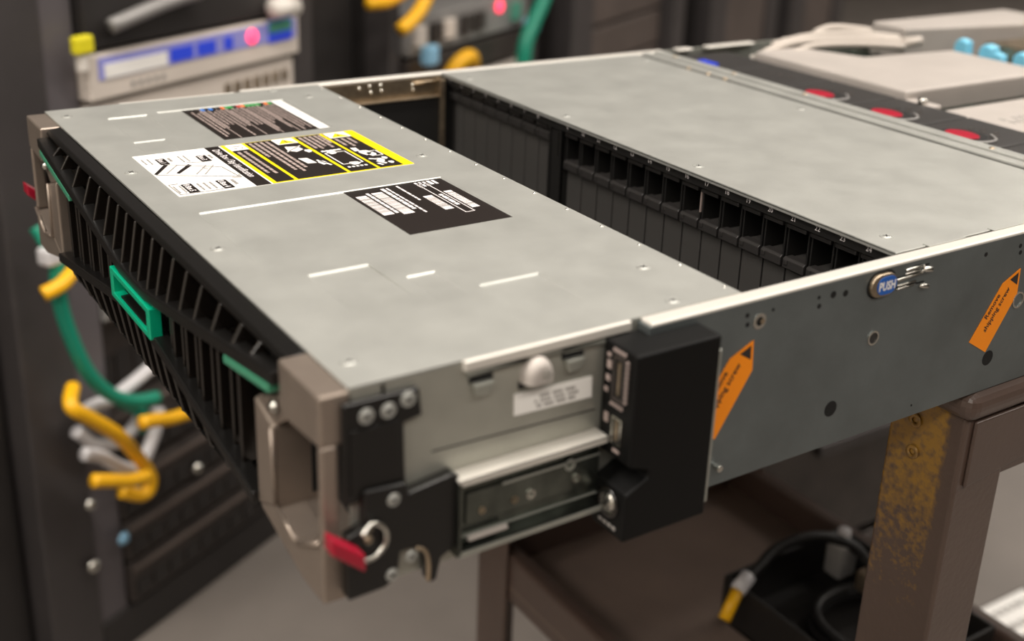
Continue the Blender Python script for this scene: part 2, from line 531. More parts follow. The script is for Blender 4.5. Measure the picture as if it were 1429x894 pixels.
MB().cyl((.1700, -O, -.0762), (.1700, -O - .004, -.0762), .0016, 14).build('locating_peg', 'bright_steel', near_panel, bevel=.0004)

# PUSH button
def stadium(cx, cz_, hx, hz, n=8):
    """rounded lozenge in x-z"""
    r = hz; pts = []
    for s, a0 in ((1, -90), (-1, 90)):
        for k in range(n + 1):
            a = math.radians(a0 + 180 * k / n)
            pts.append((cx + s * (hx - r) + r * math.cos(a), cz_ + r * math.sin(a)))
    return pts
MB().frame(stadium(.2632, -.0088, .0098, .0066), stadium(.2632, -.0088, .0086, .0054), 'y', -O + .0002, -O - .0002).build('button_gap', 'hole_black', near_panel)
btn = MB().prism(stadium(.2630, -.0088, .0086, .0056), 'y', -O + .001, -O - .0022).build('push_button', 'brass_steel', near_panel, bevel=.0008)
MB().prism(stadium(.2644, -.0088, .0066, .0044), 'y', -O - .002, -O - .00245).build('button_insert', 'push_blue', near_panel)
m = MB(); m.add(*text_mesh('PUSH', .0060, (.2644, -O - .0026, -.0109), (1, 0, 0), (0, 0, 1), align='CENTER', sx=.78, bold=.03))
m.build('button_lettering', 'label_white', near_panel)
# spring fingers behind the button
sp = MB()
for pth in ([(.2735, -.0088), (.290, -.0082), (.2925, -.0062), (.2905, -.0045), (.279, -.0050)],):
    for a, b in zip(pth[:-1], pth[1:]):
        sp.cyl((a[0], -O - .0003, a[1]), (b[0], -O - .0003, b[1]), .00075, 8)
for a, b in (((.2745, -.0118), (.287, -.0116)), ((.2745, -.0136), (.286, -.0132)), ((.279, -.0068), (.289, -.0066))):
    sp.cyl((a[0], -O - .0002, a[1]), (b[0], -O - .0002, b[1]), .0006, 8)
sp.cyl((.2915, -O, -.0066), (.2955, -O - .002, -.0066), .0015, 10)
sp.cyl((.2905, -O, -.0146), (.2945, -O - .002, -.0150), .0013, 10)
sp.build('spring_finger', 'bright_steel', near_panel, smooth=True)
sl = MB()
for a in ((.2735, .2905, -.0074, -.0078), (.2735, .288, -.0124, -.0130), (.284, .290, -.0036, -.0044), (.292, .2955, -.0042, -.0052), (.288, .2935, -.0128, -.0136)):
    sl.box(a[0], a[1], -O - .00015, -O + .0003, a[3], a[2])
sl.build('slot_gap', 'hole_black', near_panel)

# orange shipping stickers
def sticker(pts, nm, org, rt, upv, sz, lift):
    y0, y1 = -O - .00005, -O - lift
    o = MB().prism(pts, 'y', y0, y1).build('shipping_sticker', 'sticker_orange', srv)
    o['label'] = nm
    R = Vector((rt[0], 0, rt[1])).normalized(); U = Vector((upv[0], 0, upv[1])).normalized()
    yy = -O - lift - .0001
    m_ = MB()
    m_.add(*text_mesh('Remove', sz, (org[0] + R.x * .0055, yy, org[1] + R.z * .0055), R, U, sx=.98, bold=.02))
    q = Vector((org[0], 0, org[1])) - U * sz * 1.05
    m_.add(*text_mesh('shipping screw', sz, (q.x, yy, q.z), R, U, sx=.98, bold=.02))
    m_.build('lettering', 'label_black', o)
    tip = pts[0]
    a = Vector((pts[1][0] - tip[0], pts[1][1] - tip[1])); b = Vector((pts[-1][0] - tip[0], pts[-1][1] - tip[1]))
    c0 = Vector(tip) + (a + b) * .10
    tri = [tuple(c0), tuple(c0 + a * .48), tuple(c0 + b * .48)]
    MB().prism(tri, 'y', yy + .00005, yy).build('arrow_mark', 'label_black', o)
    return o
# direction of the lettering: from the blunt end up to the arrow tip
P1 = [(.3696, -.0204), (.3567, -.0263), (.3377, -.0547), (.3527, -.0635), (.3707, -.0347)]
d1 = (Vector(P1[1]) - Vector(P1[2])).normalized(); u1 = (-d1.y, d1.x)
sticker(P1, 'orange arrow sticker reading Remove shipping screw beside the PUSH button', (.3455, -.0492), tuple(d1), u1, .0044, .0003)
P2 = [(p[0] - .1846, p[1] + .0008) for p in P1]
sticker(P2, 'orange arrow sticker half hidden by the black port box', (.1609, -.0484), tuple(d1), u1, .0044, .0003)

# --- front section of the near side: hooks, dome, label, groove, rail
MB().prism([(.0686, -.0196), (.1052, -.0206), (.1056, -.0298), (.0688, -.0287)], 'y', -.0001, -.0006).build('barcode_label', 'label_white', srv)
tx = MB()
for k, (a, b) in enumerate(((.079, .0985), (.078, .099), (.079, .0975))):
    zz = -.0226 - k * .0021
    for q in range(16):
        xx = a + (b - a) * q / 16
        if (q * 7 + k * 3) % 5: tx.box(xx, xx + .0009, -.0008, -.0005, zz - .0008 - (xx - a) * .028, zz + .0004 - (xx - a) * .028)
tx.build('barcode_print', 'ink_line', srv)
MB().prism([(.033, -.0340), (.108, -.0360), (.108, -.0364), (.033, -.0344)], 'y', .0002, -.0003).build('panel_groove', 'fan_plastic', srv)
for x in (.0535, .0952):
    MB().box(x - .005, x + .005, -.0006, .0002, -.0102, -.0068).build('hook_slot', 'hole_black', srv)
for x in (.0535, .0952):
    MB().prism([(x - .0045, -.0098), (x + .0045, -.0098), (x + .0045, -.0128), (x + .002, -.0152), (x - .003, -.0152)], 'y', 0, -.0030).build('hook_tab', 'galvanised', srv, bevel=.0008)
dm = MB()
n_ = 14
vs_, fs_ = [], []
for j in range(6):
    t = j / 5
    for i in range(n_ + 1):
        a = math.pi * i / n_
        rx, rz = .0068 * (1 - .55 * t * t), .0085 * (1 - .5 * t * t)
        vs_.append((.0774 + rx * math.cos(a), -.0066 * math.sin(t * math.pi / 2), -.0148 + (rz * math.sin(a) + (.0018 if 0 < i < n_ else 0))))
for j in range(5):
    for i in range(n_):
        fs_.append((j * (n_ + 1) + i, j * (n_ + 1) + i + 1, (j + 1) * (n_ + 1) + i + 1, (j + 1) * (n_ + 1) + i))
fs_.append(tuple(5 * (n_ + 1) + i for i in range(n_ + 1)))
dm.add(vs_, fs_)
dome = dm.build('dome_tab', 'baffle_grey', srv, smooth=True)
MB().box(.0705, .0845, -.0006, .0002, -.0178, -.0146).build('hook_slot', 'hole_black', srv)
MB().ring((.0790, -.0064, -.0112), (0, -1, 0), .0017, .0011, .0004, 12).build('dome_eyelet', 'galvanised', dome)
MB().prism([(.047, -.0050), (.1115, -.0056), (.1115, -.0072), (.0905, -.0070), (.0885, -.0054), (.0745, -.0052), (.0720, -.0066), (.047, -.0066)], 'y', 0, -.0018).build('hanging_lip', 'galvanised', srv, bevel=.0005)

# inner slide rail on the side
rail = MB()
rx0, rx1 = .0405, .1095
rail.box(rx0, rx1, -.0084, .0, -.0462, -.0448)
rail.box(rx0, rx1, -.0084, -.0075, -.0478, -.0448)
rail_o = rail.build('slide_rail', 'edge_steel', srv, bevel=.0005)
MB().box(rx0, rx1, -.0075, .0, -.0790, -.0778).build('rail_bottom', 'rail_dark', rail_o)
MB().box(rx0, rx1, -.0084, -.0076, -.0790, -.0766).build('rail_lip', 'galvanised', rail_o, bevel=.0003)
MB().box(rx0, rx1, -.0022, -.0012, -.0778, -.0462).build('rail_web', 'rail_dark', rail_o)
MB().box(rx0, rx0 + .0012, -.0084, -.0022, -.0778, -.0462).build('rail_end', 'rail_dark', rail_o)
MB().box(rx0 + .006, rx1, -.0034, -.0020, -.0690, -.0545).build('inner_slide', 'rail_dark', rail_o, bevel=.0006)
MB().box(rx0 + .022, rx1, -.0040, -.0034, -.0553, -.0545).build('slide_edge', 'galvanised', rail_o)
MB().box(rx0 + .002, rx1, -.0034, -.0022, -.0738, -.0731).build('slide_edge', 'galvanised', rail_o, bevel=.0004)
MB().box(.046, .064, -.0066, -.0046, -.0742, -.0722).build('rail_stop', 'baffle_grey', rail_o, bevel=.0005)
for x, z, r, mt in ((.0535, -.0640, .0014, 'brass_steel'), (.0685, -.0640, .0015, 'brass_steel'), (.0760, -.0638, .0021, 'bright_steel'), (.0980, -.0632, .0019, 'bright_steel'), (.0945, -.0560, .0026, 'galvanised')):
    MB().ring((x, -.0034, z), (0, -1, 0), r, r * .55, .0006, 14).build('rail_hole', mt, rail_o)

# black port box at the side, with its metal edge strip
BY = -.022
pb = MB().prism([(.110, -.0045), (.153, -.0045), (.153, -.0875), (.1092, -.0875), (.1092, -.0655), (.1203, -.0600), (.1200, -.0565), (.110, -.0530)], 'y', BY, -.0008)
port_box = pb.build('port_box', 'black_paint', srv, bevel=.0011, segs=3)
MB().box(.1531, .1552, -.0205, -.0085, -.0830, -.0120).build('edge_strip', 'galvanised', port_box, bevel=.0004)
pf = .1100
MB().box(pf - .0003, pf + .001, -.0152, -.0095, -.0268, -.0092).build('video_port', 'hole_black', port_box)
MB().frame([(-.0162, -.0082), (-.0085, -.0082), (-.0085, -.0280), (-.0162, -.0280)], [(-.0150, -.0098), (-.0097, -.0098), (-.0097, -.0264), (-.0150, -.0264)], 'x', pf - .0010, pf + .0002).build('port_shell', 'unit_dark', port_box)
pins = MB()
for k in range(9):
    pins.box(pf - .0013, pf - .0005, -.0180, -.0168, -.0095 - k * .0021, -.0085 - k * .0021)
    if k < 4:
        pins.box(pf - .0013, pf - .0005, -.0158 + k * .0021, -.0148 + k * .0021, -.0302, -.0290)
        pins.box(pf - .0013, pf - .0005, -.0158 + k * .0021, -.0148 + k * .0021, -.0070, -.0058)
pins.build('port_hatching', 'ink_grey', port_box)
MB().box(pf - .0006, pf - .0002, -.0128, -.0112, -.0250, -.0110).build('port_tongue', 'brass_steel', port_box)
MB().frame([(-.0160, -.0345), (-.0098, -.0345), (-.0098, -.0465), (-.0160, -.0465)], [(-.0150, -.0353), (-.0106, -.0353), (-.0106, -.0457), (-.0150, -.0457)], 'x', pf - .0009, pf + .0002).build('usb_shell', 'bright_steel', port_box)
MB().box(pf - .0003, pf + .0002, -.0150, -.0106, -.0457, -.0353).build('usb_opening', 'hole_black', port_box)
MB().box(pf - .0006, pf, -.0134, -.0118, -.0450, -.0360).build('port_tongue', 'brass_steel', port_box)
mk = MB()
for (a, b, c, d) in ((-.0066, -.0040, -.0160, -.0125), (-.0060, -.0038, -.0110, -.0095), (-.0066, -.0040, -.0395, -.0355), (-.0062, -.0036, -.0215, -.0190), (-.0052, -.0030, -.0265, -.0245), (-.0148, -.0108, -.0502, -.0490)):
    mk.box(pf - .0004, pf + .0001, a, b, c, d)
mk.build('port_marking', 'ink_grey', port_box)
screws(port_box, [(.1092, -.0115, -.0735)], r=.0042, normal=(-1, 0, 0), h=.0016, name='thumbscrew')
MB().ring((.1092, -.0115, -.0735), (-1, 0, 0), .0066, .0050, .0010, 22).build('screw_collar', 'black_gloss', port_box, smooth=True)
lk = MB()
for k in range(4):
    lk.box(.1088, .1093, -.0170 + k * .0030, -.0150 + k * .0030, -.0842, -.0828)
lk.build('port_marking', 'ink_line', port_box)

# --- black ear bracket with screws, near front corner
br = MB().prism([(-.0035, -.0048), (.0262, -.0050), (.0275, -.0162), (.0202, -.0175), (.0208, -.0430), (-.0035, -.0450)], 'y', -.0002, -.0030)
bracket = br.build('ear_bracket', 'black_plastic', srv, bevel=.0008)
MB().prism([(-.0012, -.0150), (.0175, -.0152), (.0182, -.0400), (-.0012, -.0410)], 'y', -.0030, -.0038).build('bracket_pad', 'black_plastic', bracket, bevel=.0005)
lp = MB().prism([(.0030, -.0393), (.0195, -.0404), (.0205, -.0450), (.0395, -.0424), (.0434, -.0460), (.0438, -.0728), (.0345, -.0775), (.0325, -.0868), (.0290, -.0868),
                 (.0275, -.0735), (.0235, -.0690), (.0173, -.0690), (.0163, -.0790), (.0108, -.0823), (-.0040, -.0828), (-.0040, -.0560), (.0030, -.0540)], 'y', -.0002, -.0060)
lp.build('bracket_plate', 'black_plastic', bracket, bevel=.0009)
screws(bracket, [(.0052, -.0031, -.0107), (.0138, -.0031, -.0107), (.0216, -.0031, -.0082)], r=.0023, normal=(0, -1, 0), h=.0007, material='lid_steel')
screws(bracket, [(.0142, -.0061, -.0455), (.0215, -.0061, -.0720), (.0135, -.0061, -.0772)], r=.0020, normal=(0, -1, 0), h=.0007, material='lid_steel')
hook = MB(); hook.tube([(.0235, -.0062, -.0690), (.0272, -.0064, -.0715), (.0286, -.0064, -.0775), (.0285, -.0064, -.0850)], .0009, 6, 5)
hook.build('wire_hook', 'brass_steel', bracket, smooth=True)
# red release latch with its steel loop
lt = MB()
lt.add([(-.0140, -.0145, -.0480), (-.0140, -.0075, -.0480), (-.0010, -.0145, -.0590), (-.0010, -.0075, -.0590),
        (-.0140, -.0145, -.0550), (-.0140, -.0075, -.0550), (-.0010, -.0145, -.0665), (-.0010, -.0075, -.0665)],
       [(0, 1, 3, 2), (4, 6, 7, 5), (0, 2, 6, 4), (1, 5, 7, 3), (0, 4, 5, 1), (2, 3, 7, 6)])
latch = lt.build('release_latch', 'latch_red', srv, bevel=.0010)
lo_ = MB(); lo_.tube([(-.0005, -.0105, -.0535), (.0045, -.0085, -.0510), (.0095, -.0080, -.0550), (.0100, -.0080, -.0610), (.0055, -.0085, -.0650), (-.0005, -.0105, -.0640)], .0011, 8, 5)
lo_.build('latch_loop', 'bright_steel', latch, smooth=True)
for z in (-.0545, -.0590):
    MB().dome((.0040, -.0062, z), (0, -1, 0), .0018, .0012, 12, 3).build('latch_rivet', 'brass_steel', latch, smooth=True)
# the same at the far end, seen edge-on
lt2 = MB()
lt2.add([(-.0140, W + .0075, -.0480), (-.0140, W + .0185, -.0480), (-.0010, W + .0075, -.0590), (-.0010, W + .0185, -.0590),
         (-.0140, W + .0075, -.0550), (-.0140, W + .0185, -.0550), (-.0010, W + .0075, -.0665), (-.0010, W + .0185, -.0665)],
        [(0, 1, 3, 2), (4, 6, 7, 5), (0, 2, 6, 4), (1, 5, 7, 3), (0, 4, 5, 1), (2, 3, 7, 6)])
lt2.build('release_latch', 'latch_red', srv, bevel=.0010)
MB().box(-.003, .03, W + .0002, W + .0075, -.0828, -.0048).build('ear_bracket', 'black_plastic', srv, bevel=.0008)

# --- handles at both ends of the front
FX = -.0112
def handle(mir):
    Y = (lambda y: W - y) if mir else (lambda y: y)
    P = lambda pts: [(Y(a), b) for a, b in pts]
    h = MB()
    h.prism(P([(.0, -.0012), (.036, -.0012), (.036, -.0165), (.0300, -.0235), (.0, -.0212)]), 'x', FX, .002)            # top block
    h.prism(P([(.036, -.0165), (.0615, -.0275), (.0435, -.0330), (.0300, -.0235)]), 'x', FX + .001, .002)               # shoulder
    h.prism(P([(.0615, -.0275), (.0615, -.0755), (.0415, -.0670), (.0435, -.0330)]), 'x', FX, .002)                     # outer plate
    h.prism(P([(.0615, -.0755), (.0415, -.0670), (.0220, -.0712), (.0, -.0600), (.0, -.0858), (.0180, -.0858)]), 'x', FX, .002)   # foot
    h.prism(P([(.0, -.0212), (.0035, -.0212), (.0035, -.0610), (.0, -.0600)]), 'x', FX + .0002, -.0040)                 # side pillar
    o = h.build('ear_handle', 'taupe_metal', srv, bevel=.0013, segs=3)
    r = MB()
    for a, b in (((.0435, -.0330), (.0420, -.0665)), ((.0420, -.0665), (.0220, -.0710)), ((.0220, -.0710), (.002, -.0602))):
        r.cyl((FX - .0004, Y(a[0]), a[1]), (FX - .0004, Y(b[0]), b[1]), .0011, 8)
    r.build('handle_ridge', 'taupe_metal', o, smooth=True)
    w = MB()
    w.prism(P([(.0420, -.0330), (.0437, -.0330), (.0437, -.0680), (.0415, -.0680)]), 'x', FX + .001, .013)
    w.prism(P([(.0420, -.0672), (.0220, -.0714), (.0035, -.0640), (.0035, -.0660), (.0220, -.0734), (.0420, -.0692)]), 'x', FX + .001, .013)
    w.build('finger_scoop', 'taupe_metal', o)
    MB().prism(P([(.0, -.02), (.0435, -.02), (.0435, -.076), (.0, -.07)]), 'x', .013, .0145).build('scoop_back', 'dark_inside', o)
    MB().prism(P([(.0408, -.034), (.0418, -.034), (.0416, -.064), (.0406, -.064)]), 'x', .0035, .0065).build('scoop_slot', 'hole_black', o)
    screws(o, [(FX - .0002, Y(.0405), -.0228)], r=.0024, normal=(-1, 0, 0), h=.0022, name='handle_knob')
    return o
handle(False); handle(True)

# --- ribbed bezel
CY = W / 2
def zu(y):     # lower edge of the upper rib field (top of the upper bar)
    d = abs(y - CY)
    return -.0318 + max(0.0, (d - .018) / (.133 - .018)) * .0182
def zl(y):
    return -H - zu(y)
BX = -.0125
def band(y0, y1, zf, dz0, dz1, xa, xb, n=16):
    m_ = MB()
    ys = [y0 + (y1 - y0) * k / n for k in range(n + 1)] + [CY - .018, CY + .018]
    ys = sorted({round(y, 6) for y in ys if y0 <= y <= y1})
    vs_, fs_ = [], []
    for y in ys:
        z = zf(y)
        vs_ += [(xa, y, z + dz0), (xa, y, z + dz1), (xb, y, z + dz1), (xb, y, z + dz0)]
    for k in range(len(ys) - 1):
        for q in range(4):
            r = (q + 1) % 4
            fs_.append((4 * k + q, 4 * k + r, 4 * k + 4 + r, 4 * k + 4 + q))
    e = 4 * (len(ys) - 1)
    fs_ += [(3, 2, 1, 0), (e, e + 1, e + 2, e + 3)]
    m_.add(vs_, fs_)
    return m_
bz = MB().prism([(.0, -.0013), (-.0066, -.0022), (-.0080, -.0040), (-.0072, -.0062), (.0, -.0060)], 'y', .0362, W - .0362)
bezel = bz.build('bezel', 'black_plastic', srv, bevel=.0005)
def bar(mb, nm, **k):
    return mb.build(nm, 'black_plastic', bezel, bevel=.0007, **k)
bar(band(.0365, W - .0365, zu, 0, -.0056, BX - .0012, -.0060), 'upper_bar')
bar(band(.0620, W - .0620, zl, .0056, 0, BX - .0012, -.0060), 'lower_bar')
bar(MB().prism([(.006, -.0860), (-.0055, -.0860), (-.0068, -.0846), (.006, -.0836)], 'y', .0620, W - .0620), 'bottom_bar')
MB().box(.0125, .0140, .0, W, -.0850, -.0015).build('bezel_back', 'dark_inside', bezel)
half = [6.5, 20.5, 35, 50.5, 68.5, 87.5, 109.5, 133.0, 152.0]
ribs_y = [CY + s * d / 1000 for d in half for s in (-1, 1)]
T = .0012
for y in sorted(ribs_y):
    top_x, top_z = -.0078, -.0050
    z = zu(y) - .001
    m_ = MB().prism([(top_x + .002, top_z), (top_x, top_z - .0012), (BX, z), (.004, z), (.004, top_z)], 'y', y - T, y + T)
    m_.build('rib', 'black_gloss', bezel, bevel=.0010, segs=3, at=(BX, y, z))
for y in sorted(ribs_y):
    if not .066 < y < W - .066: continue
    z = zl(y) + .001
    MB().prism([(BX, z), (.004, z), (.004, -.0850), (-.0060, -.0850), (-.0082, -.0828)], 'y', y - T, y + T).build('lower_rib', 'black_gloss', bezel, bevel=.0008, at=(BX, y, -.085))
    if abs(y - CY) > .036:
        MB().prism([(-.0100, zu(y) - .0050), (.004, zu(y) - .0050), (.004, zl(y) + .0050), (-.0100, zl(y) + .0050)], 'y', y - T, y + T).build('middle_rib', 'black_gloss', bezel, bevel=.0006, at=(BX, y, z))
for y in [CY + s * d / 1000 for d in (43, 59.5, 78, 98.5, 121) for s in (-1, 1)]:
    MB().prism([(-.0088, zu(y) - .0050), (.004, zu(y) - .0050), (.004, zl(y) + .0050), (-.0088, zl(y) + .0050)], 'y', y - T * .8, y + T * .8).build('middle_rib', 'black_gloss', bezel, bevel=.0006, at=(BX, y, zl(y)))
ly0, ly1 = CY - .0320, CY + .0320
MB().frame([(ly0, -.0368), (ly1, -.0368), (ly1, -.0528), (ly0, -.0528)], [(ly0 + .0048, -.0398), (ly1 - .0048, -.0398), (ly1 - .0048, -.0498), (ly0 + .0048, -.0498)], 'x', BX - .0026, -.0090).build('green_frame', 'logo_green', bezel, bevel=.0005)
MB().box(-.0085, -.0070, ly0 + .003, ly1 - .003, -.052, -.037).build('logo_back', 'dark_inside', bezel)
def strip(y0, y1):
    return band(y0, y1, zu, -.0058, -.0096, BX - .0012, -.0070, 4)
strip(.040, .103).build('light_strip', 'strip_green', bezel, bevel=.0006)
strip(W - .103, W - .040).build('light_strip', 'strip_green', bezel, bevel=.0006)

# --- the open bay between the lids: inner walls, drive cage
inn = MB()
inn.box(.015, .285, .0015, W - .0015, -.0830, -.0820)
inn.box(.150, .152, .0015, W - .0015, -.0820, -.0020)
inn.build('bay_floor', 'dark_inside', srv)
MB().box(.155, .2800, W - .0070, W - .0050, -.0800, -.0165).build('bay_side_panel', 'cage_black', srv)
MB().box(.155, .2780, W - .0085, W - .0010, -.0162, -.0148).build('bay_ledge', 'brass_steel', srv, bevel=.0003)
MB().box(.2762, .2800, W - .0100, W - .0010, -.0800, -.0030).build('bay_post', 'brass_steel', srv, bevel=.0004)
MB().box(.155, .2800, W - .0030, W - .0012, -.0148, -.0016).build('bay_wall', 'brass_steel', srv)
for x, z in ((.2130, -.0050), (.2213, -.0042), (.2222, -.0086), (.2300, -.0040), (.2306, -.0082), (.2560, -.0060), (.2565, -.0095)):
    MB().dome((x, W - .0030, z), (0, -1, 0), .0014, .0014, 12, 3).build('bay_stud', 'bright_steel', srv, smooth=True)
MB().cyl((.2570, W - .004, -.0050), (.276, W - .004, -.0044), .0012, 8).build('bay_rod', 'brass_steel', srv, smooth=True)
MB().box(.155, .2800, .0012, .0030, -.0820, -.0016).build('bay_wall', 'cage_black', srv)

cage = MB()
cage.box(.2834, .2846, .004, W - .004, -.0072, -.0012)          # strip with the slot numbers
cage.box(.2830, .330, .004, W - .004, -.0820, -.0812)
cage.box(.312, .314, .004, W - .004, -.0820, -.0015)
for y in (.0035, .2765, .2885, .4265):
    cage.box(.2836, .314, y, y + .0018, -.0820, -.0015)
cage.box(.2850, .2862, .2765, .2903, -.0820, -.0072)
cage_o = cage.build('drive_cage', 'cage_black', srv)
MB().box(.2838, .2850, .2790, .2802, -.0250, -.0090).build('cage_edge', 'bright_steel', cage_o)
PITCH = .01675
def slot_y(k):    # k = 1..24, numbered from the far side
    return .0181 + (24 - k) * PITCH if k >= 9 else .0181 + 16 * PITCH + .0170 + (8 - k) * .0166
for k in range(1, 25):
    num = MB(); num.add(*text_mesh(str(k), .0038, (.2832, slot_y(k), -.0052), (0, -1, 0), (0, 0, 1), align='CENTER'))
    num.build('slot_number', 'ink_white', cage_o)
w2 = .00775
def caddy_meshes(step):
    """blank drive caddy seen from the front: top bar, hollow with side cheeks, latch lip, plain lower face. local origin: centre bottom of the face"""
    zb = -.0805
    body = MB()
    body.prism([(.2905, zb), (.2905, step - .0045), (.2925, step - .0010), (.3090, step - .0010), (.3090, zb)], 'y', -w2, w2)
    fr = MB()  # hollow coloured darker than the face, painting in its shade
    for s in (-1, 1):
        fr.box(.2885, .3090, s * w2 - (.0011 if s > 0 else 0), s * w2 + (.0011 if s < 0 else 0), step - .002, -.0084)
    fr.box(.3060, .3090, -w2, w2, step - .002, -.0084)
    lat = MB().prism([(.2868, step - .0060), (.2868, step - .0012), (.2882, step), (.2930, step), (.2930, step - .0064), (.2905, step - .0064)], 'y', -w2 + .0002, w2 - .0002)
    lat.box(.2862, .2870, w2 - .0040, w2 - .0014, step - .0040, step - .0012)
    top = MB().box(.2862, .2905, -w2 + .0008, w2 - .0008, -.0112, -.0088)
    out = []
    for nm, m_, mt in (('drive_caddy', body, 'drive_black'), ('caddy_frame', fr, 'cage_black'), ('latch', lat, 'caddy_latch'), ('top_bar', top, 'caddy_latch')):
        me = m_.mesh(nm, (.29, 0, -.0805)); me.materials.append(MATS[mt]); out.append((nm, me))
    return out
kinds = {False: caddy_meshes(-.0275), True: caddy_meshes(-.0130)}
for k in range(1, 25):
    ms = kinds[k <= 8]
    at = (.29, slot_y(k), -.0805)
    c = place(ms[0][0], ms[0][1], at, srv, bevel=.0003, segs=1)
    place(ms[1][0], ms[1][1], at, c, bevel=.0005, segs=2)
    place(ms[2][0], ms[2][1], at, c, bevel=.0005, segs=2)
    place(ms[3][0], ms[3][1], at, c, bevel=.0005, segs=2)
lp_ = MB().box(.2880, .2890, -.0004, .0004, -.0235, -.0115).mesh('light_pipe', (0, 0, 0)); lp_.materials.append(MATS['ink_grey'])
for k in (9, 17):
    place('light_pipe', lp_, (-.0004, slot_y(k) + w2 + .0004, 0), cage_o)

# --- crossbars, fans and the rest of the open rear
for xa, xb, z in ((.4712, .4805, .0004), (.4836, .4935, .0008)):
    MB().box(xa, xb, .0005, W - .0005, z - .010, z).build('crossbar', 'lid_steel', srv, bevel=.0012)
cs = MB().dome((0, 0, 0), (0, 0, 1), .0022, .0012, 10, 3).mesh('crossbar_stud', smooth=True); cs.materials.append(MATS['brass_steel'])
for x, y in ((.4675, .366), (.4675, .343), (.4675, .324), (.4865, .335), (.4865, .26), (.4865, .10), (.4865, .405)):
    place('crossbar_stud', cs, (x, y, .0005), srv)
ov = [(.0150 * math.cos(2 * math.pi * k / 20), .0150 * math.sin(2 * math.pi * k / 20)) for k in range(20)]
for k in range(6):
    y = (.0155, .0795, .1435, .2075, .2715, .3355)[k]
    ya, yb = max(y - .0312, .003), y + .0312
    f = MB().box(.4945, .5640, ya, yb, -.0830, -.0050).build('fan_module', 'fan_plastic', srv, bevel=.0010)
    cxx = .516
    tx = MB()
    for q in range(5):
        tx.box(.534 + (q % 2) * .006, .539 + (q % 2) * .006, y - .012 + q * .005, y - .010 + q * .005, -.0050, -.0048)
    tx.build('fan_marking', 'unit_dark', f)
    if k == 5: continue
    MB().prism([(cxx + .002 + a * 1.0, y + .001 + b * 1.05) for a, b in ov], 'z', -.0050, -.0048).build('finger_hole', 'hole_black', f)
    MB().prism([(cxx - .001 + a * .60, y + b * .82) for a, b in ov], 'z', -.0049, -.0036).build('release_tab', 'fan_red', f, bevel=.0006)
    MB().tube([(cxx - .012, y - .015, -.0042), (cxx - .004, y - .021, -.0042), (cxx + .008, y - .020, -.0042), (cxx + .016, y - .010, -.0042)], .0009, 6, 4).build('hole_rim', 'unit_grey', f, smooth=True)
f = MB().box(.4935, .5640, .3672, .4270, -.0830, -.0050).build('fan_module', 'fan_plastic', srv, bevel=.001)
MB().box(.505, .512, .380, .398, -.005, -.002).build('fan_marking', 'screen_blue', f)
MB().box(.4935, .60, .0012, W - .0012, -.0830, -.0820).build('system_board', 'pcb_green', srv)
MB().box(.60, LEN - .003, .0012, W - .0012, -.0500, -.0480).build('system_board', 'pcb_green', srv)
# air baffle plates
a_ = MB().prism([(.5660, .2330), (.5660, .3950), (.6150, .3950), (.6400, .3400), (.7400, .3300), (.7400, .2330)], 'z', -.0180, .0010)
baf = a_.build('air_baffle', 'baffle_grey', srv, bevel=.0020)
MB().box(.5600, .5760, .2080, .2330, -.0180, -.0050).build('baffle_hinge', 'baffle_grey', baf, bevel=.0015)
MB().cyl((.5660, .2180, -.0050), (.5660, .2180, -.0010), .0035, 14).build('baffle_screw', 'bright_steel', baf, smooth=True)
MB().box(.5650, .5662, .233, .400, -.0400, -.0182).build('baffle_skirt', 'fan_plastic', baf)
b_ = MB().box(.5680, .7200, .0030, .2060, -.0220, -.0080)
b2 = b_.build('air_baffle', 'baffle_grey', srv, bevel=.0020)
pr_ = MB()
for r_ in range(6):
    for q in range(14):
        if (q * 5 + r_ * 3) % 7 < 5:
            pr_.box(.590 + r_ * .007, .593 + r_ * .007, .060 + q * .008, .0655 + q * .008, -.0080, -.0078)
pr_.build('baffle_marking', 'ink_line', b2)
MB().box(.5660, .5680, .003, .2080, -.0480, -.0085).build('baffle_skirt', 'fan_plastic', b2)
# memory and cables beyond the baffle
for k in range(8):
    d_ = MB().box(.5850, .7050, .3500 + k * .0088, .3522 + k * .0088, -.0480, -.0120).build('memory_module', 'pcb_green', srv)
    MB().box(.5800, .5860, .3490 + k * .0088, .3532 + k * .0088, -.0480, -.0070).build('memory_clip', 'cable_white', d_, bevel=.0006)
wc = [([(.575, .402, -.008), (.590, .398, .000), (.620, .402, .003), (.665, .398, .003), (.70, .390, .002), (.73, .372, .001)], .0040),
      ([(.600, .385, -.002), (.630, .388, .002), (.680, .381, .001), (.720, .365, -.001)], .0032),
      ([(.605, .413, .000), (.650, .415, .004), (.700, .409, .004), (.735, .385, .002)], .0036),
      ([(.665, .422, .005), (.690, .424, .008), (.725, .410, .005)], .0036)]
for p_, r_ in wc:
    MB().tube(p_, r_, 8, 5).build('ribbon_cable', 'cable_dull', srv, smooth=True)
MB().cyl((.7235, .3700, .001), (.7400, .3640, .003), .0045, 12).build('cable_plug', 'cable_dull', srv, smooth=True)
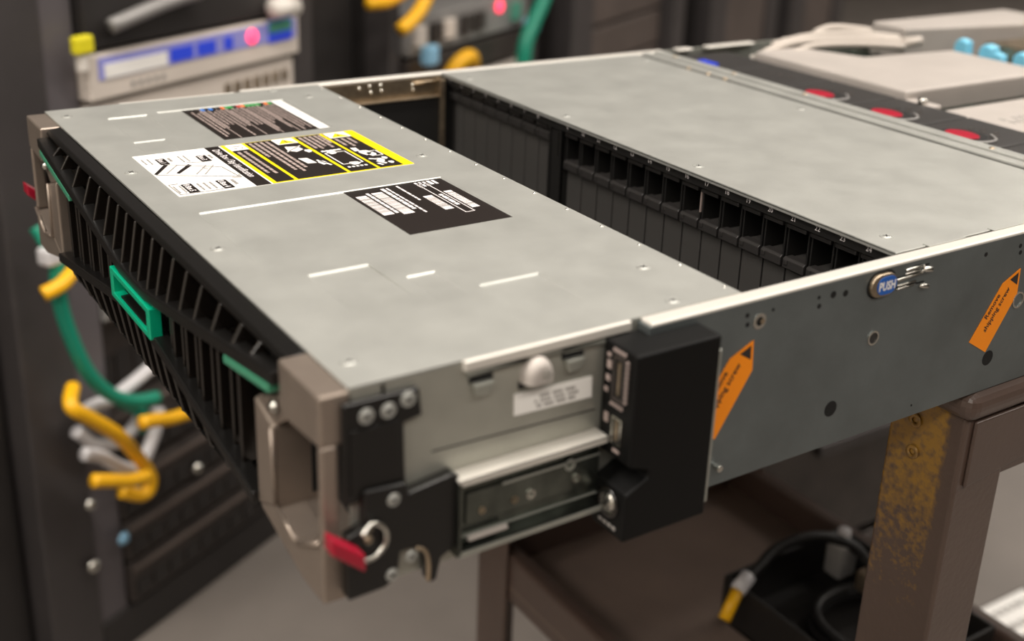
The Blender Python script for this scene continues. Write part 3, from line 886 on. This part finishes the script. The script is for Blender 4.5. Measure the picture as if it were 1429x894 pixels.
# riser cage and blue retainers at the back
rc = MB().prism([(.7450, .3860), (.7450, .4260), (.9450, .4280), (.9450, .3500)], 'z', -.0200, .0100)
rc.build('riser_cage', 'baffle_grey', srv, bevel=.0018)
for k, (x, y, w_, h_) in enumerate(((.772, .345, .010, .006), (.784, .327, .013, .003), (.770, .306, .009, .001), (.776, .286, .012, .004))):
    MB().prism([(y - .008, -.012), (y + .008, -.012), (y + .007, h_ - .004), (y + .002, h_), (y - .006, h_ - .002)], 'x', x, x + w_).build('card_retainer', 'latch_blue', srv, bevel=.0018, segs=3)
MB().box(.7650, .8300, .2700, .3500, -.0480, -.0140).build('expansion_card', 'pcb_green', srv)
MB().box(.8000, .9200, .2500, .3400, -.0300, .0020).build('card_bracket', 'brass_steel', srv, bevel=.001)
MB().box(.8350, .9300, .1500, .2480, -.0300, .0040).build('card_bracket', 'baffle_grey', srv, bevel=.001)
MB().box(.7250, .8300, .0100, .2300, -.0480, -.0100).build('expansion_card', 'fan_plastic', srv)

# --- printed labels on the front lid. a runs from the far edge towards the near side, b from the front edge backwards
def lab(name, x0, x1, y0, y1, z, material):
    o = MB().box(x0, x1, y0, y1, z, z + .00025).build(name, material, front_lid)
    return o
class LB(MB):
    def __init__(s, x0, yf, z):
        super().__init__(); s.x0, s.yf, s.z = x0, yf, z
    def rect(s, a0, a1, b0, b1):
        s.box(s.x0 + b0, s.x0 + b1, s.yf - a1, s.yf - a0, s.z, s.z + .00008); return s
    def poly(s, pts):
        s.prism([(s.x0 + b, s.yf - a) for a, b in pts], 'z', s.z, s.z + .00008); return s
    def txt(s, body, size, a, b, sx=1.0, bold=0.0, up=(1, 0, 0), right=(0, -1, 0), align='LEFT'):
        s.add(*text_mesh(body, size, (s.x0 + b, s.yf - a, s.z + .0001), right, up, sx=sx, bold=bold, align=align)); return s
    def line(s, p, q, w):
        p, q = Vector(p), Vector(q); d = (q - p).normalized(); n = Vector((-d.y, d.x)) * w / 2
        return s.poly([tuple(p + n), tuple(q + n), tuple(q - n), tuple(p - n)])
    def words(s, a0, a1, b, h, rnd):
        a = a0
        while a < a1:
            w = rnd.uniform(.0020, .0058)
            s.rect(a, min(a + w, a1), b, b + h); a += w + .0008
        return s
rnd = random.Random(3)
# service label (black, coloured dots at the line starts, white head strip)
z1 = -.0007
o = lab('service_label', .0755, .1425, .3228, .3990, z1, 'label_black')
L = LB(.0755, .3990, z1 + .00025); L.rect(0, .0762, .0598, .0668); L.rect(0, .0762, .0666, .0670); L.build('label_head', 'label_white', o)
L = LB(.0755, .3990, z1 + .00025)
for k in range(21):
    L.words(.0075 + (.004 if k % 4 == 1 else 0), rnd.choice((.074, .071, .052, .066, .045)), .0035 + k * .00265, .0010, rnd)
L.build('label_lines', 'ink_grey', o)
L = LB(.0755, .3990, z1 + .00025)
for k in (3, 9, 13, 17): L.rect(.001, .0755, .0025 + k * .00265, .0030 + k * .00265)
L.build('label_rules', 'ink_grey', o)
for mt, ks in (('ink_blue', (3, 5)), ('ink_orange', (8, 13, 19)), ('ink_green', (9, 10, 14, 15, 16, 17, 20)), ('ink_red', (12,))):
    L = LB(.0755, .3990, z1 + .00025)
    for k in ks: L.rect(.0012, .0066, .0030 + k * .00265, .0054 + k * .00265)
    L.build('label_icons', mt, o)
# drive box identification + warning label
x0, yf = .0175, .3082
o = lab('warning_label', x0, .1500, .2290, yf, 0.0, 'label_white')
zl_ = .00025
B = .0792
L = LB(x0, yf, zl_); L.rect(0, B, .0405, .0487)
L.build('title_band', 'label_black', o)
L = LB(x0, yf, zl_ + .0001); L.txt('Drive Box / Bay Identification', .0060, .0065, .0427, sx=.80, bold=.008); L.build('title_lettering', 'ink_white', o)
# yellow field with black panels
L = LB(x0, yf, zl_); L.rect(0.0, B, .0497, .1325); L.build('yellow_field', 'label_yellow', o)
secs = [(.0520, .0620), (.0640, .0925), (.0945, .1105), (.1122, .1262)]
L = LB(x0, yf, zl_ + .0001)
for i, (b0, b1) in enumerate(secs): L.rect(.0008 if i in (2,) else .0008, B - .0012, b0, b1)
L.build('black_panels', 'label_black', o)
for a1, b0, b1 in ((.0135, .0520, .0620), (.0125, .0800, .0925), (.0125, .1128, .1262)):
    L = LB(x0, yf, zl_ + .0002); L.rect(.0012, a1, b0, b1); L.build('panel_head', 'label_white', o)
L = LB(x0, yf, zl_ + .0003)
L.poly([(.0115, .0810), (.0115, .0915), (.0030, .08625)]); L.poly([(.0115, .1142), (.0115, .1250), (.0030, .1196)])
L.build('warning_triangles', 'label_yellow', o)
L = LB(x0, yf, zl_ + .0004)
for b in (.08625, .1196): L.rect(.0060, .0095, b - .0004, b + .0004); L.rect(.0100, .0107, b - .0004, b + .0004)
L.line((.006, .0545), (.006, .0595), .0005); L.line((.009, .0548), (.011, .0560), .0005); L.line((.0085, .0600), (.0108, .0590), .0005)
L.build('head_marks', 'label_black', o)
L = LB(x0, yf, zl_ + .0002)
for b, a0, a1 in ((.0535, .017, .061), (.0572, .017, .064), (.0655, .003, .033), (.0688, .003, .062), (.0722, .003, .066), (.0756, .003, .060), (.0960, .003, .028), (.0992, .003, .030),
                  (.1024, .003, .026), (.1056, .003, .030), (.1082, .003, .022), (.1140, .0150, .030), (.1178, .0150, .033), (.1216, .0150, .028)):
    L.words(a0, a1, b, .0017, rnd)
L.build('warning_lines', 'ink_grey', o)
L = LB(x0, yf, zl_ + .0002)
def blob(a, b, w, h, k=0):
    L.poly([(a - w, b - h * .6), (a - w * .3, b - h), (a + w, b - h * .5), (a + w * .8, b + h * .4), (a + w * .1, b + h), (a - w * .8, b + h * .7)])
# server handling pictograms
L.poly([(.018, .0815), (.026, .0802), (.030, .0840), (.027, .0890), (.020, .0885)]); blob(.031, .0905, .003, .002); L.line((.019, .0905), (.028, .0790), .0008)
L.poly([(.043, .0790), (.054, .0800), (.055, .0850), (.044, .0838)]); blob(.056, .0880, .004, .0022); L.line((.050, .0870), (.062, .0905), .0012)
for k in range(5): L.rect(.0345, .0352, .0965 + k * .0025, .0980 + k * .0025); L.rect(.0690, .0712, .0965 + k * .0025, .0980 + k * .0025)
L.rect(.0352, .0368, .0962, .1082)
L.line((.040, .0965), (.064, .0965), .0007); L.line((.040, .1085), (.064, .1085), .0007); L.line((.064, .0965), (.064, .1085), .0007); L.line((.040, .0965), (.040, .1085), .0007)
blob(.0400, .1010, .003, .0030); blob(.0645, .1035, .003, .0034)
L.poly([(.036, .1140), (.043, .1135), (.044, .1165), (.037, .1172)]); blob(.048, .1180, .005, .0035); blob(.052, .1200, .004, .0026)
L.line((.046, .1215), (.046, .1250), .0007); L.line((.046, .1250), (.056, .1250), .0007); L.line((.056, .1250), (.056, .1205), .0007)
L.line((.060, .1140), (.063, .1180), .0016); blob(.065, .1190, .004, .0022); L.line((.066, .1160), (.072, .1190), .0018); blob(.062, .1230, .0024, .0016); L.line((.070, .1145), (.074, .1160), .0015); blob(.071, .1225, .0022, .0016)
L.build('pictograms', 'label_white', o)
# white part: small drawing of the server with its tagged boxes
L = LB(x0, yf, zl_ + .0001)
tags = [(.0110, .0225, .0090, .0140), (.0140, .0260, .0305, .0360), (.0610, .0765, .0065, .0120), (.0620, .0768, .0245, .0300)]
for a0, a1, b0, b1 in tags: L.rect(a0, a1, b0, b1)
L.poly([(.0225, .0105), (.0245, .0120), (.0395, .0015), (.0375, .0005)]); L.poly([(.0270, .0222), (.0300, .0232), (.0420, .0125), (.0400, .0115)])
L.build('box_tags', 'label_black', o)
L = LB(x0, yf, zl_ + .0002)
L.txt('Box 1', .0042, .0122, .0098, sx=.85, bold=.02); L.txt('Box 3', .0042, .0152, .0314, sx=.85, bold=.02)
L.txt('8 Box 5', .0044, .0622, .0075, sx=.85, bold=.03); L.txt('8 Box 4', .0044, .0632, .0254, sx=.85, bold=.03)
L.build('tag_lettering', 'ink_white', o)
L = LB(x0, yf, zl_ + .0001)
L.poly([(.0245, .0122), (.0262, .0165), (.0395, .0065), (.0380, .0030)]); L.poly([(.0300, .0238), (.0330, .0300), (.0470, .0200), (.0425, .0130)])
L.poly([(.0330, .0312), (.0345, .0335), (.0490, .0240), (.0478, .0212)])
L.build('drawing_fill', 'ink_pale', o)
L = LB(x0, yf, zl_ + .0002)
for p, q in (((.0225, .0105), (.0400, .0365)), ((.0395, .0008), (.0600, .0385)), ((.0600, .0385), (.0400, .0365)), ((.0262, .0165), (.0395, .0065)), ((.0262, .0300), (.0240, .0225)),
             ((.0560, .0395), (.0620, .0390)), ((.0620, .0390), (.0600, .0345)), ((.0345, .0335), (.0490, .0240)), ((.0330, .0300), (.0470, .0200)), ((.0360, .0268), (.0400, .0285)), ((.0590, .0010), (.0770, .0015)), ((.0590, .0010), (.0590, .0060)), ((.0770, .0015), (.0770, .0240))):
    L.line(p, q, .0005)
for b in (.0020, .0050): L.words(.0090, .0195, b, .0008, rnd); L.words(.0100, .0225, b + .0195, .0008, rnd); L.words(.0625, .0745, b, .0008, rnd)
for b in (.0142, .0175, .0208): L.words(.0625, .0745, b, .0010, rnd)
L.words(.0115, .0185, .0155, .0014, rnd); L.words(.0145, .0215, .0372, .0014, rnd); L.words(.0635, .0720, .0320, .0016, rnd)
L.build('drawing_lines', 'ink_line', o)
# product label with barcodes
x0, yf = .0936, .2014
z3 = -.0007
o = lab('product_label', x0, .1503, .1288, yf, z3, 'label_black')
L = LB(x0, yf, z3 + .00025)
for a0, a1, b0, b1 in ((.0105, .0425, .0018, .0075), (.0085, .0450, .0115, .0175), (.0215, .0510, .0468, .0512), (.0245, .0480, .0330, .0380)):
    L.rect(a0, a1, b0, b1)
L.build('barcode_field', 'ink_white', o)
L = LB(x0, yf, z3 + .00035)
for a0, a1, b0, b1 in ((.0105, .0425, .0018, .0075), (.0085, .0450, .0115, .0175), (.0215, .0510, .0468, .0512), (.0245, .0480, .0330, .0380)):
    a = a0 + .0030
    while a < a1 - .0030:
        w = rnd.choice((.00025, .0004, .00055)); L.rect(a, a + w, b0, b1); a += w + rnd.choice((.0004, .0007, .0011))
L.build('barcode_bars', 'ink_line', o)
L = LB(x0, yf, z3 + .00025)
L.words(.0075, .0420, .0088, .0016, rnd); L.words(.0040, .0400, .0190, .0020, rnd); L.words(.0040, .0470, .0222, .0011, rnd); L.words(.0030, .0290, .0320 - .0035, .0012, rnd)
for b in (.0395, .0420, .0445): L.words(.0025, .0110 + (.0420 - b) * .4, b, .0014, rnd)
L.poly([(.0020, .0470), (.0085, .0470), (.0085, .0490), (.0020, .0490)]); L.rect(.0020, .0085, .0500, .0516)
L.build('product_lines', 'ink_white', o)
L = LB(x0, yf, z3 + .00025)
L.frame([(x0 + .0400, yf - .0060), (x0 + .0455, yf - .0060), (x0 + .0455, yf - .0560), (x0 + .0400, yf - .0560)], [(x0 + .0405, yf - .0065), (x0 + .0450, yf - .0065), (x0 + .0450, yf - .0555), (x0 + .0405, yf - .0555)], 'z', L.z, L.z + .00008)
L.words(.0250, .0440, .0418, .0020, rnd)
L.build('serial_box', 'ink_white', o)

# ------------------------------------------------------------------ brown utility cart
CX0, CX1, CYN, CYF = .352, .672, -.006, .472
cart = thing('utility_cart', ((CX0 + CX1) / 2, (CYN + CYF) / 2, FLOOR), 'brown painted steel cart carrying the server, with a lower tray', 'cart')
MB().box(CX0 - .006, CX1 + .006, CYN - .006, CYF + .006, -.1040, -H - .0002).build('top_shelf', 'cart_brown', cart, bevel=.0075, segs=4)
for (x, y, sx, sy) in ((CX0, CYN, 1, 1), (CX0, CYF, 1, -1), (CX1, CYN, -1, 1), (CX1, CYF, -1, -1)):
    t = .0040
    w_x, w_y = .0410, .0480
    P = [(0, 0), (w_x, 0), (w_x, t), (t, t), (t, w_y), (0, w_y)]
    P = [(x + sx * a, y + sy * b) for a, b in P]
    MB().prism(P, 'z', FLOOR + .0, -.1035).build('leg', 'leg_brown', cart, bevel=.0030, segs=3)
ap = MB()
ap.box(CX0 + .004, CX1 - .004, CYN + .0005, CYN + .004, -.1480, -.1030)
ap.box(CX0 + .004, CX1 - .004, CYF - .004, CYF - .0005, -.1480, -.1030)
ap.box(CX0 + .001, CX0 + .004, CYN + .004, CYF - .004, -.1120, -.1030)
ap.box(CX1 - .004, CX1 - .001, CYN + .004, CYF - .004, -.1120, -.1030)
ap.build('apron', 'cart_brown', cart, bevel=.0010)
gp = [(CX0 + .006, -.1060), (CX0 + .060, -.1060), (CX0 + .066, -.1120), (CX0 + .066, -.1340), (CX0 + .060, -.1400), (CX0 + .006, -.1460)]
MB().prism(gp, 'y', CYN - .0022, CYN).build('gusset', 'cart_brown', cart, bevel=.0018, segs=3)
sc = MB()
for (z, y) in ((-.118, .0250), (-.137, .0235)):
    sc.ring((CX0, y, z), (-1, 0, 0), .0042, .0020, .0012, 14); sc.dome((CX0, y, z), (-1, 0, 0), .0022, .0007, 10, 2)
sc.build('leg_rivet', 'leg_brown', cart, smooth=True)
# lower tray with upstanding rim
TZ = -.446
tr = MB().box(CX0 + .004, CX1 - .004, CYN + .004, CYF - .004, TZ - .0340, TZ - .0320)
tray = tr.build('lower_tray', 'cart_tray', cart)
for nm, b in (('tray_rim', (CX0 + .0042, CX0 + .0200, CYN + .004, CYF - .004)), ('tray_rim', (CX1 - .0200, CX1 - .0042, CYN + .004, CYF - .004)),
              ('tray_rim', (CX0 + .02, CX1 - .02, CYN + .0042, CYN + .02)), ('tray_rim', (CX0 + .02, CX1 - .02, CYF - .02, CYF - .0042))):
    MB().box(*b, TZ - .0500, TZ).build(nm, 'cart_brown', tray, bevel=.0040, segs=3)

# ------------------------------------------------------------------ things on the lower tray
tz = TZ - .0319
bx0, bx1, by0, by1 = .492, .640, .120, .290
bn = thing('storage_bin', ((bx0 + bx1) / 2, (by0 + by1) / 2, tz), 'open black plastic bin on the cart tray', 'bin')
MB().box(bx0, bx1, by0, by1, tz, tz + .003).build('bottom', 'bin_black', bn)
for b in ((bx0, bx0 + .003, by0, by1), (bx1 - .003, bx1, by0, by1), (bx0 + .003, bx1 - .003, by0, by0 + .003), (bx0 + .003, bx1 - .003, by1 - .003, by1)):
    MB().box(*b, tz, tz + .045).build('wall', 'bin_black', bn, bevel=.001)
cb = thing('power_lead', (.50, .20, tz), 'black lead with a yellow tip and clear plug lying over the black bin', 'cable')
pth = [(.6250, .2300, tz + .020), (.6150, .2500, tz + .052), (.5850, .2700, tz + .064), (.5450, .2780, tz + .062), (.5150, .2720, tz + .056), (.4930, .2670, tz + .052)]
MB().tube(pth, .0052, 8, 6).build('lead', 'cable_black', cb, smooth=True)
MB().cyl((.5000, .2690, tz + .0535), (.4840, .2650, tz + .047), .0070, 12).build('clear_plug', 'plug_clear', cb, smooth=True)
MB().cyl((.4840, .2650, tz + .047), (.4660, .2590, tz + .028), .0055, 12).build('yellow_tip', 'cable_yellow', cb, smooth=True)
def coil(name, c, r, turns, label, material='cable_black', rr=.0045, cat='cable'):
    p = []
    for k in range(int(turns * 10) + 1):
        a = 2 * math.pi * k / 10
        p.append((c[0] + r * math.cos(a) * (1 + .08 * math.sin(k)), c[1] + r * math.sin(a), c[2] + rr + .006 * (k // 10) + .004 * math.sin(k * 1.3) + .004))
    o_ = MB().tube(p, rr, 8, 3).build(name, material, None, smooth=True)
    return tag(o_, label, cat)
coil('cable_coil', (.580, .195, tz + .003), .050, 3, 'coiled black cable inside the black bin on the cart tray')
ad = thing('adapter_plug', (.610, .262, tz + .003), 'pale grey adapter plug among the coils in the bin', 'plug')
MB().box(.598, .620, .252, .272, tz + .022, tz + .056).build('body', 'unit_grey', ad, bevel=.003)
MB().cyl((.609, .262, tz + .056), (.609, .262, tz + .068), .006, 10).build('nose', 'plug_clear', ad, smooth=True)
ad = thing('metal_connector', (.612, .225, tz + .003), 'small brass connector at the rear of the bin', 'connector')
MB().box(.600, .626, .218, .236, tz + .024, tz + .044).build('shell', 'brass_steel', ad, bevel=.002)
MB().cyl((.613, .227, tz + .044), (.613, .227, tz + .060), .007, 10).build('collar', 'bright_steel', ad, smooth=True)

# added dark cabinet, standing in for the continuing shadow behind the cart
pc = thing('shade_cabinet', (.91, .72, FLOOR), 'low dark brown cabinet added to stand for the shadow behind the cart', 'cabinet')
MB().box(.690, 1.120, .520, .940, FLOOR, -.250).build('body', 'rack_black', pc, bevel=.006)
for k in range(3):
    d_ = MB().box(.700, 1.110, .504, .5195, FLOOR + .03 + k * .2, FLOOR + .215 + k * .2).build('added_drawer', 'unit_dark', pc, bevel=.004)
    MB().box(.84, .97, .494, .504, FLOOR + .165 + k * .2, FLOOR + .18 + k * .2).build('added_handle', 'rack_post', d_, bevel=.002)

# carton with a white printed label on the floor, beyond the cart
fb = thing('shipping_carton', (1.27, .43, FLOOR), 'low dark carton with a white printed label on the floor behind the cart', 'carton')
def car(a, b, z):      # local frame: a along the carton, b across it
    d = Vector((.0870, -.0012)).normalized(); e = Vector((-d.y, d.x))
    p = Vector((1.222, .395)) + d * a + e * b
    return (p.x, p.y, FLOOR + z)
MB(car).box(-.22, .09, -.02, .085, .0, .020).build('body', 'carton_dark', fb, bevel=.003)
MB(car).box(-.20, .082, .012, .080, .020, .0206).build('paper_label', 'label_white', fb)
m_ = MB(car)
for r_, (b, s) in enumerate(((.060, 0), (.030, 5))):
    a = -.19
    while a < .07:
        w = rnd.uniform(.006, .020); m_.box(a, min(a + w, .074), b - .004, b + .006, .0206, .0208); a += w + .004
m_.build('label_lines', 'ink_line', fb)

# ------------------------------------------------------------------ the row of equipment racks behind
def rack(u0, u1, label, h=2.05, post_l=.035, post_r=.04, depth=.75, side_panel=True):
    c = rk((u0 + u1) / 2, -depth / 2, 0)
    t_ = thing('equipment_rack', c, label, 'rack', 'equipment racks in the row')
    R = lambda: MB(rk)
    R().box(u0, u0 + post_l, -.05, .0, 0, h).build('post', 'rack_post', t_, bevel=.003)
    R().box(u1 - post_r, u1, -.05, .0, 0, h).build('post', 'rack_post', t_, bevel=.003)
    R().box(u0, u0 + .02, -depth, -.05, 0, h).build('side_wall', 'rack_black', t_)
    R().box(u1 - .02, u1, -depth, -.05, 0, h).build('side_wall', 'rack_black', t_)
    R().box(u0 + .02, u1 - .02, -depth, -depth + .01, 0, h).build('back_wall', 'rack_black', t_)
    R().box(u0 + post_l, u1 - post_r, -.60, .0, 0, .060).build('plinth', 'rack_black', t_, bevel=.004)
    R().box(u0, u1, -depth, .0, h, h + .03).build('roof', 'rack_black', t_)
    return t_
rack_a = rack(-.265, .275, 'nearest black equipment rack holding the beige appliance with a blue display', post_l=.075, post_r=.042)
MB(rk).box(-.188, -.1435, -.030, -.004, .06, 2.04).build('mounting_rail', 'rail_lilac', rack_a, bevel=.002)
rack_b = rack(.468, .965, 'second black equipment rack with grey switches and a red lamp', post_l=.028, post_r=.030)
rack_c = rack(1.120, 1.760, 'third equipment rack closed with dark brown blanking panels', post_l=.10, post_r=.075)
rack_d = rack(1.960, 2.560, 'fourth dark equipment rack with a plain door, far along the row', post_l=.13, post_r=.10)
rack_e = rack(2.720, 3.400, 'fifth dark equipment rack with a plain door, last in the row', post_l=.16, post_r=.14)
for t_, a, b in ((rack_d, 2.09, 2.46), (rack_e, 2.88, 3.26)):
    MB(rk).box(a, b, -.03, -.01, .08, 2.0).build('door', 'rack_panel', t_, bevel=.004)
# tall side panel left of the first rack
sp_ = MB(rk).box(-.520, -.268, -.70, -.03, 0, 2.05).build('cable_cabinet', 'rack_black', None, bevel=.01)
tag(sp_, 'plain black cabinet side left of the nearest rack', 'cabinet')
gp_ = MB(rk).box(.285, .458, -.70, -.06, 0, 2.05).build('filler_cabinet', 'rack_black', None, bevel=.01)
tag(gp_, 'narrow black filler cabinet between the first and second racks', 'cabinet')

def unit(name, u0, u1, h0, h1, label, cat, material, depth=.45, n=.012, group=None):
    t_ = thing(name, rk((u0 + u1) / 2, -depth / 2, h0), label, cat, group)
    MB(rk).box(u0, u1, -depth, n, h0, h1).build('case', material, t_, bevel=.002)
    return t_
# beige appliance with display
un_ = unit('network_appliance', -.142, .229, .742, .794, 'beige one-unit appliance with blue display strip and glowing red lamp', 'appliance', 'unit_beige')
F = .0122
MB(rk).box(-.128, .222, F, F + .001, .765, .790).build('display_strip', 'screen_violet', un_)
MB(rk).box(-.120, -.022, F + .001, F + .002, .766, .782).build('name_plate', 'label_white', un_)
for a, b in ((-.016, .022), (.030, .062), (.078, .094)):
    MB(rk).box(a, b, F + .001, F + .002, .768, .784).build('screen', 'screen_blue', un_)
MB(rk).box(.164, .212, F + .001, F + .002, .764, .793).build('screen', 'screen_blue', un_)
MB(rk).box(.164, .210, F + .002, F + .003, .777, .792).build('status_window', 'screen_green', un_)
m_ = MB(rk); m_.dome((.131, F + .001, .778), (0, 1, 0), .0095, .006, 14, 4); m_.build('lamp', 'led_red', un_, smooth=True)
for k in range(5):
    MB(rk).box(-.08 + k * .012, -.075 + k * .012, F, F + .001, .750, .756).build('vent_slot', 'unit_grey', un_)
# units above and below in the first rack
u2 = unit('patch_tray', -.140, .225, .690, .735, 'beige unit with brown sockets right below the appliance with the blue display', 'patch panel', 'unit_beige', n=.004)
for k in range(7):
    MB(rk).box(.085 + k * .019, .096 + k * .019, .004, .006, .706, .722).build('socket', 'brass_steel', u2)
u3 = unit('shelf_unit', -.140, .229, .800, .940, 'dark unit above the appliance with the blue display', 'rack unit', 'rack_black', n=.010)
m_ = MB(rk).tube([(-.115, .024, .826), (-.04, .030, .842), (.03, .024, .848)], .009, 8, 5).build('grey_sleeve_cable', 'unit_grey', None, smooth=True)
tag(m_, 'thick grey sleeve lying across the top of the appliance with the blue display', 'cable')
m_ = MB(rk); m_.cyl((.160, .026, .812), (.205, .026, .809), .013, 12)
tag(m_.build('white_knob', 'cable_white', None, smooth=True), 'round white knob above the right end of the beige appliance', 'knob')
m_ = thing('cable_tie', rk(-.152, .012, .795), 'bright yellow tag clipped to the post beside the appliance', 'tag')
MB(rk).box(-.165, -.140, .012, .024, .800, .820).build('flag', 'tag_yellow', m_, bevel=.003)
MB(rk).box(-.158, -.147, .010, .020, .780, .800).build('clip', 'cable_white', m_, bevel=.002)
hs = [(.600, .680, 'unit_grey', 'grey unit behind the hanging cables of the nearest rack', .005), (.470, .590, 'unit_grey', 'pale grey switch with vertical ribs behind the teal cable', .0),
      (.345, .460, 'unit_dark', 'dark unit below the ribbed switch in the nearest rack', -.03), (.255, .338, 'unit_dark', 'dark slotted unit beside the yellow cable loop', -.01),
      (.190, .248, 'unit_dark', 'dark brown unit with a bright screw above the lowest pair', .0), (.130, .184, 'unit_dark', 'dark unit second from the floor in the nearest rack', .004), (.066, .124, 'unit_dark', 'lowest dark unit just above the plinth of the nearest rack', .006)]
for h0, h1, mt, lb, n in hs:
    t_ = unit('server_unit', -.142, .232, h0, h1, lb, 'rack unit', mt, n=n)
    MB(rk).box(-.140, .229, n + .0005, n + .004, h1 - .010, h1 - .004).build('top_edge', 'rack_panel', t_)
    if mt == 'unit_grey':
        for k in range(10):
            MB(rk).box(-.13 + k * .018, -.120 + k * .018, n + .0005, n + .006, h0 + .008, h1 - .012).build('rib', 'unit_beige', t_)
    else:
        for k in range(12):
            MB(rk).box(-.135 + k * .030, -.111 + k * .030, n + .0005, n + .0025, h0 + .008, h0 + (h1 - h0) * .55).build('drive_bay', 'rack_black', t_)
for i, (u, h, r) in enumerate(((-.010, .205, .008), (-.195, .247, .008), (-.200, .160, .009), (-.150, .172, .009), (-.125, .235, .010), (-.108, .242, .009))):
    m_ = MB(rk); m_.dome((u, .006, h), (0, 1, 0), r, .006, 12, 3)
    lbs = ['round steel screw head on the dark unit right of the cable loop', 'steel screw on the left post below the cable loop', 'lowest steel screw on the left post of the nearest rack',
           'pale blue round plug low in the nearest rack', 'cream round plug beneath the yellow loop, left of its pair', 'cream round plug beneath the yellow loop, right of its pair']
    tag(m_.build('round_plug' if i > 2 else 'rack_screw', ['bright_steel', 'bright_steel', 'bright_steel', 'plug_blue', 'cable_white', 'cable_white'][i], None, smooth=True), lbs[i], 'plug' if i > 2 else 'screw')

# cables hanging in front of the first rack
def cable(name, pts, r, material, label):
    o_ = MB(rk).tube(pts, r, 10, 6).build(name, material, None, smooth=True)
    return tag(o_, label, 'cable', 'cables in the racks')
cable('network_cable', [(-.248, .03, .63), (-.245, .05, .595), (-.246, .05, .560), (-.239, .05, .514), (-.219, .05, .453), (-.190, .05, .410), (-.155, .052, .385), (-.12, .054, .375)], .0085, 'cable_teal', 'thick teal cable curving down below the far corner of the bezel')
cable('network_cable', [(-.272, .058, .566), (-.252, .064, .572), (-.230, .058, .580)], .0085, 'cable_yellow', 'short yellow cable stub crossing the top of the teal cable')
cable('network_cable', [(-.240, .05, .440), (-.262, .07, .431), (-.243, .075, .409), (-.205, .075, .369), (-.171, .07, .319), (-.156, .07, .284), (-.169, .07, .268), (-.195, .06, .283)], .0085, 'cable_yellow', 'yellow cable bent into a loop low in the nearest rack')
cable('network_cable', [(-.190, .100, .386), (-.170, .100, .380), (-.139, .100, .369), (-.085, .098, .361), (-.03, .085, .365)], .0085, 'cable_yellow', 'yellow cable running right behind the bezel, above the loop')
cable('network_cable', [(-.255, .085, .337), (-.230, .088, .325), (-.205, .088, .312), (-.175, .085, .302)], .0085, 'cable_yellow', 'short yellow cable at the foot of the loop')
cable('network_cable', [(-.215, .024, .385), (-.195, .026, .388), (-.165, .026, .386), (-.130, .026, .392), (-.085, .022, .400)], .0085, 'plug_clear', 'topmost pale grey cable beside the yellow loop')
cable('network_cable', [(-.215, .018, .362), (-.205, .018, .350), (-.190, .018, .333), (-.150, .018, .318), (-.115, .018, .335)], .0085, 'plug_clear', 'pale grey cable crossing inside the yellow loop')
cable('network_cable', [(-.228, .042, .345), (-.205, .044, .331), (-.180, .046, .305), (-.150, .046, .290), (-.118, .044, .325), (-.108, .042, .352)], .0085, 'plug_clear', 'lowest pale grey cable curling under the yellow loop')
cable('network_cable', [(-.150, .02, .375), (-.125, .03, .350), (-.118, .02, .32)], .0080, 'cable_teal', 'short teal cable tucked behind the yellow loop')
tag(MB(rk).box(-.262, -.236, .040, .060, .592, .612).build('cable_connector', 'plug_clear', None, bevel=.004), 'clear plug at the top end of the teal cable', 'connector')

# second rack: switches, lamp, cables
u4 = unit('network_switch', .500, .900, .692, .752, 'grey switch with pale sockets and a glowing red lamp in the second rack', 'switch', 'unit_grey')
for k, (a, mt) in enumerate(((.512, 'unit_beige'), (.560, 'unit_dark'), (.600, 'unit_beige'), (.655, 'unit_dark'), (.700, 'unit_dark'), (.830, 'screen_green'))):
    MB(rk).box(a, a + .032, .0122, .020, .706, .738).build('port_block', mt, u4, bevel=.002)
m_ = MB(rk); m_.dome((.790, .0125, .737), (0, 1, 0), .0115, .006, 14, 4); m_.build('lamp', 'led_red', u4, smooth=True)
unit('network_switch', .500, .900, .640, .684, 'brownish grey switch beneath the one with the red lamp in the second rack', 'switch', 'unit_dark')
unit('network_switch', .500, .900, .575, .630, 'beige switch lowest in view in the second rack, behind the server', 'switch', 'unit_beige')
cable('network_cable', [(.520, .05, .86), (.495, .06, .820), (.470, .06, .785), (.440, .06, .765), (.415, .055, .752)], .011, 'cable_yellow', 'thick yellow cable falling past the top of the second rack')
cable('network_cable', [(.38, .022, .792), (.42, .026, .790), (.47, .026, .800), (.52, .024, .82)], .010, 'cable_yellow', 'yellow cable arching at the top edge of the second rack')
cable('network_cable', [(.575, .034, .64), (.590, .05, .672), (.620, .055, .680), (.645, .045, .655), (.650, .034, .62)], .013, 'cable_yellow', 'yellow cable looping up from behind the server at the second rack')
cable('network_cable', [(.915, .05, .80), (.890, .05, .747), (.852, .05, .706), (.824, .05, .672), (.815, .05, .627), (.812, .04, .57)], .014, 'cable_teal', 'teal cable hanging at the right of the second rack')
for nm, a, lb in (('blue_plug', (.505, .535, .680, .712), 'pale blue plug beside the yellow loop in the second rack'), ('blue_plug', (.845, .880, .684, .712), 'pale blue plug on the teal cable of the second rack')):
    tag(MB(rk).box(a[0], a[1], .03, .05, a[2], a[3]).build(nm, 'plug_blue', None, bevel=.005), lb, 'connector')
# third rack: blanking panels
for k in range(12):
    h0 = .10 + k * .088
    p_ = MB(rk).box(1.235, 1.668, -.055, -.030, h0, h0 + .080).build('blanking_panel', 'rack_panel', rack_c, bevel=.004)
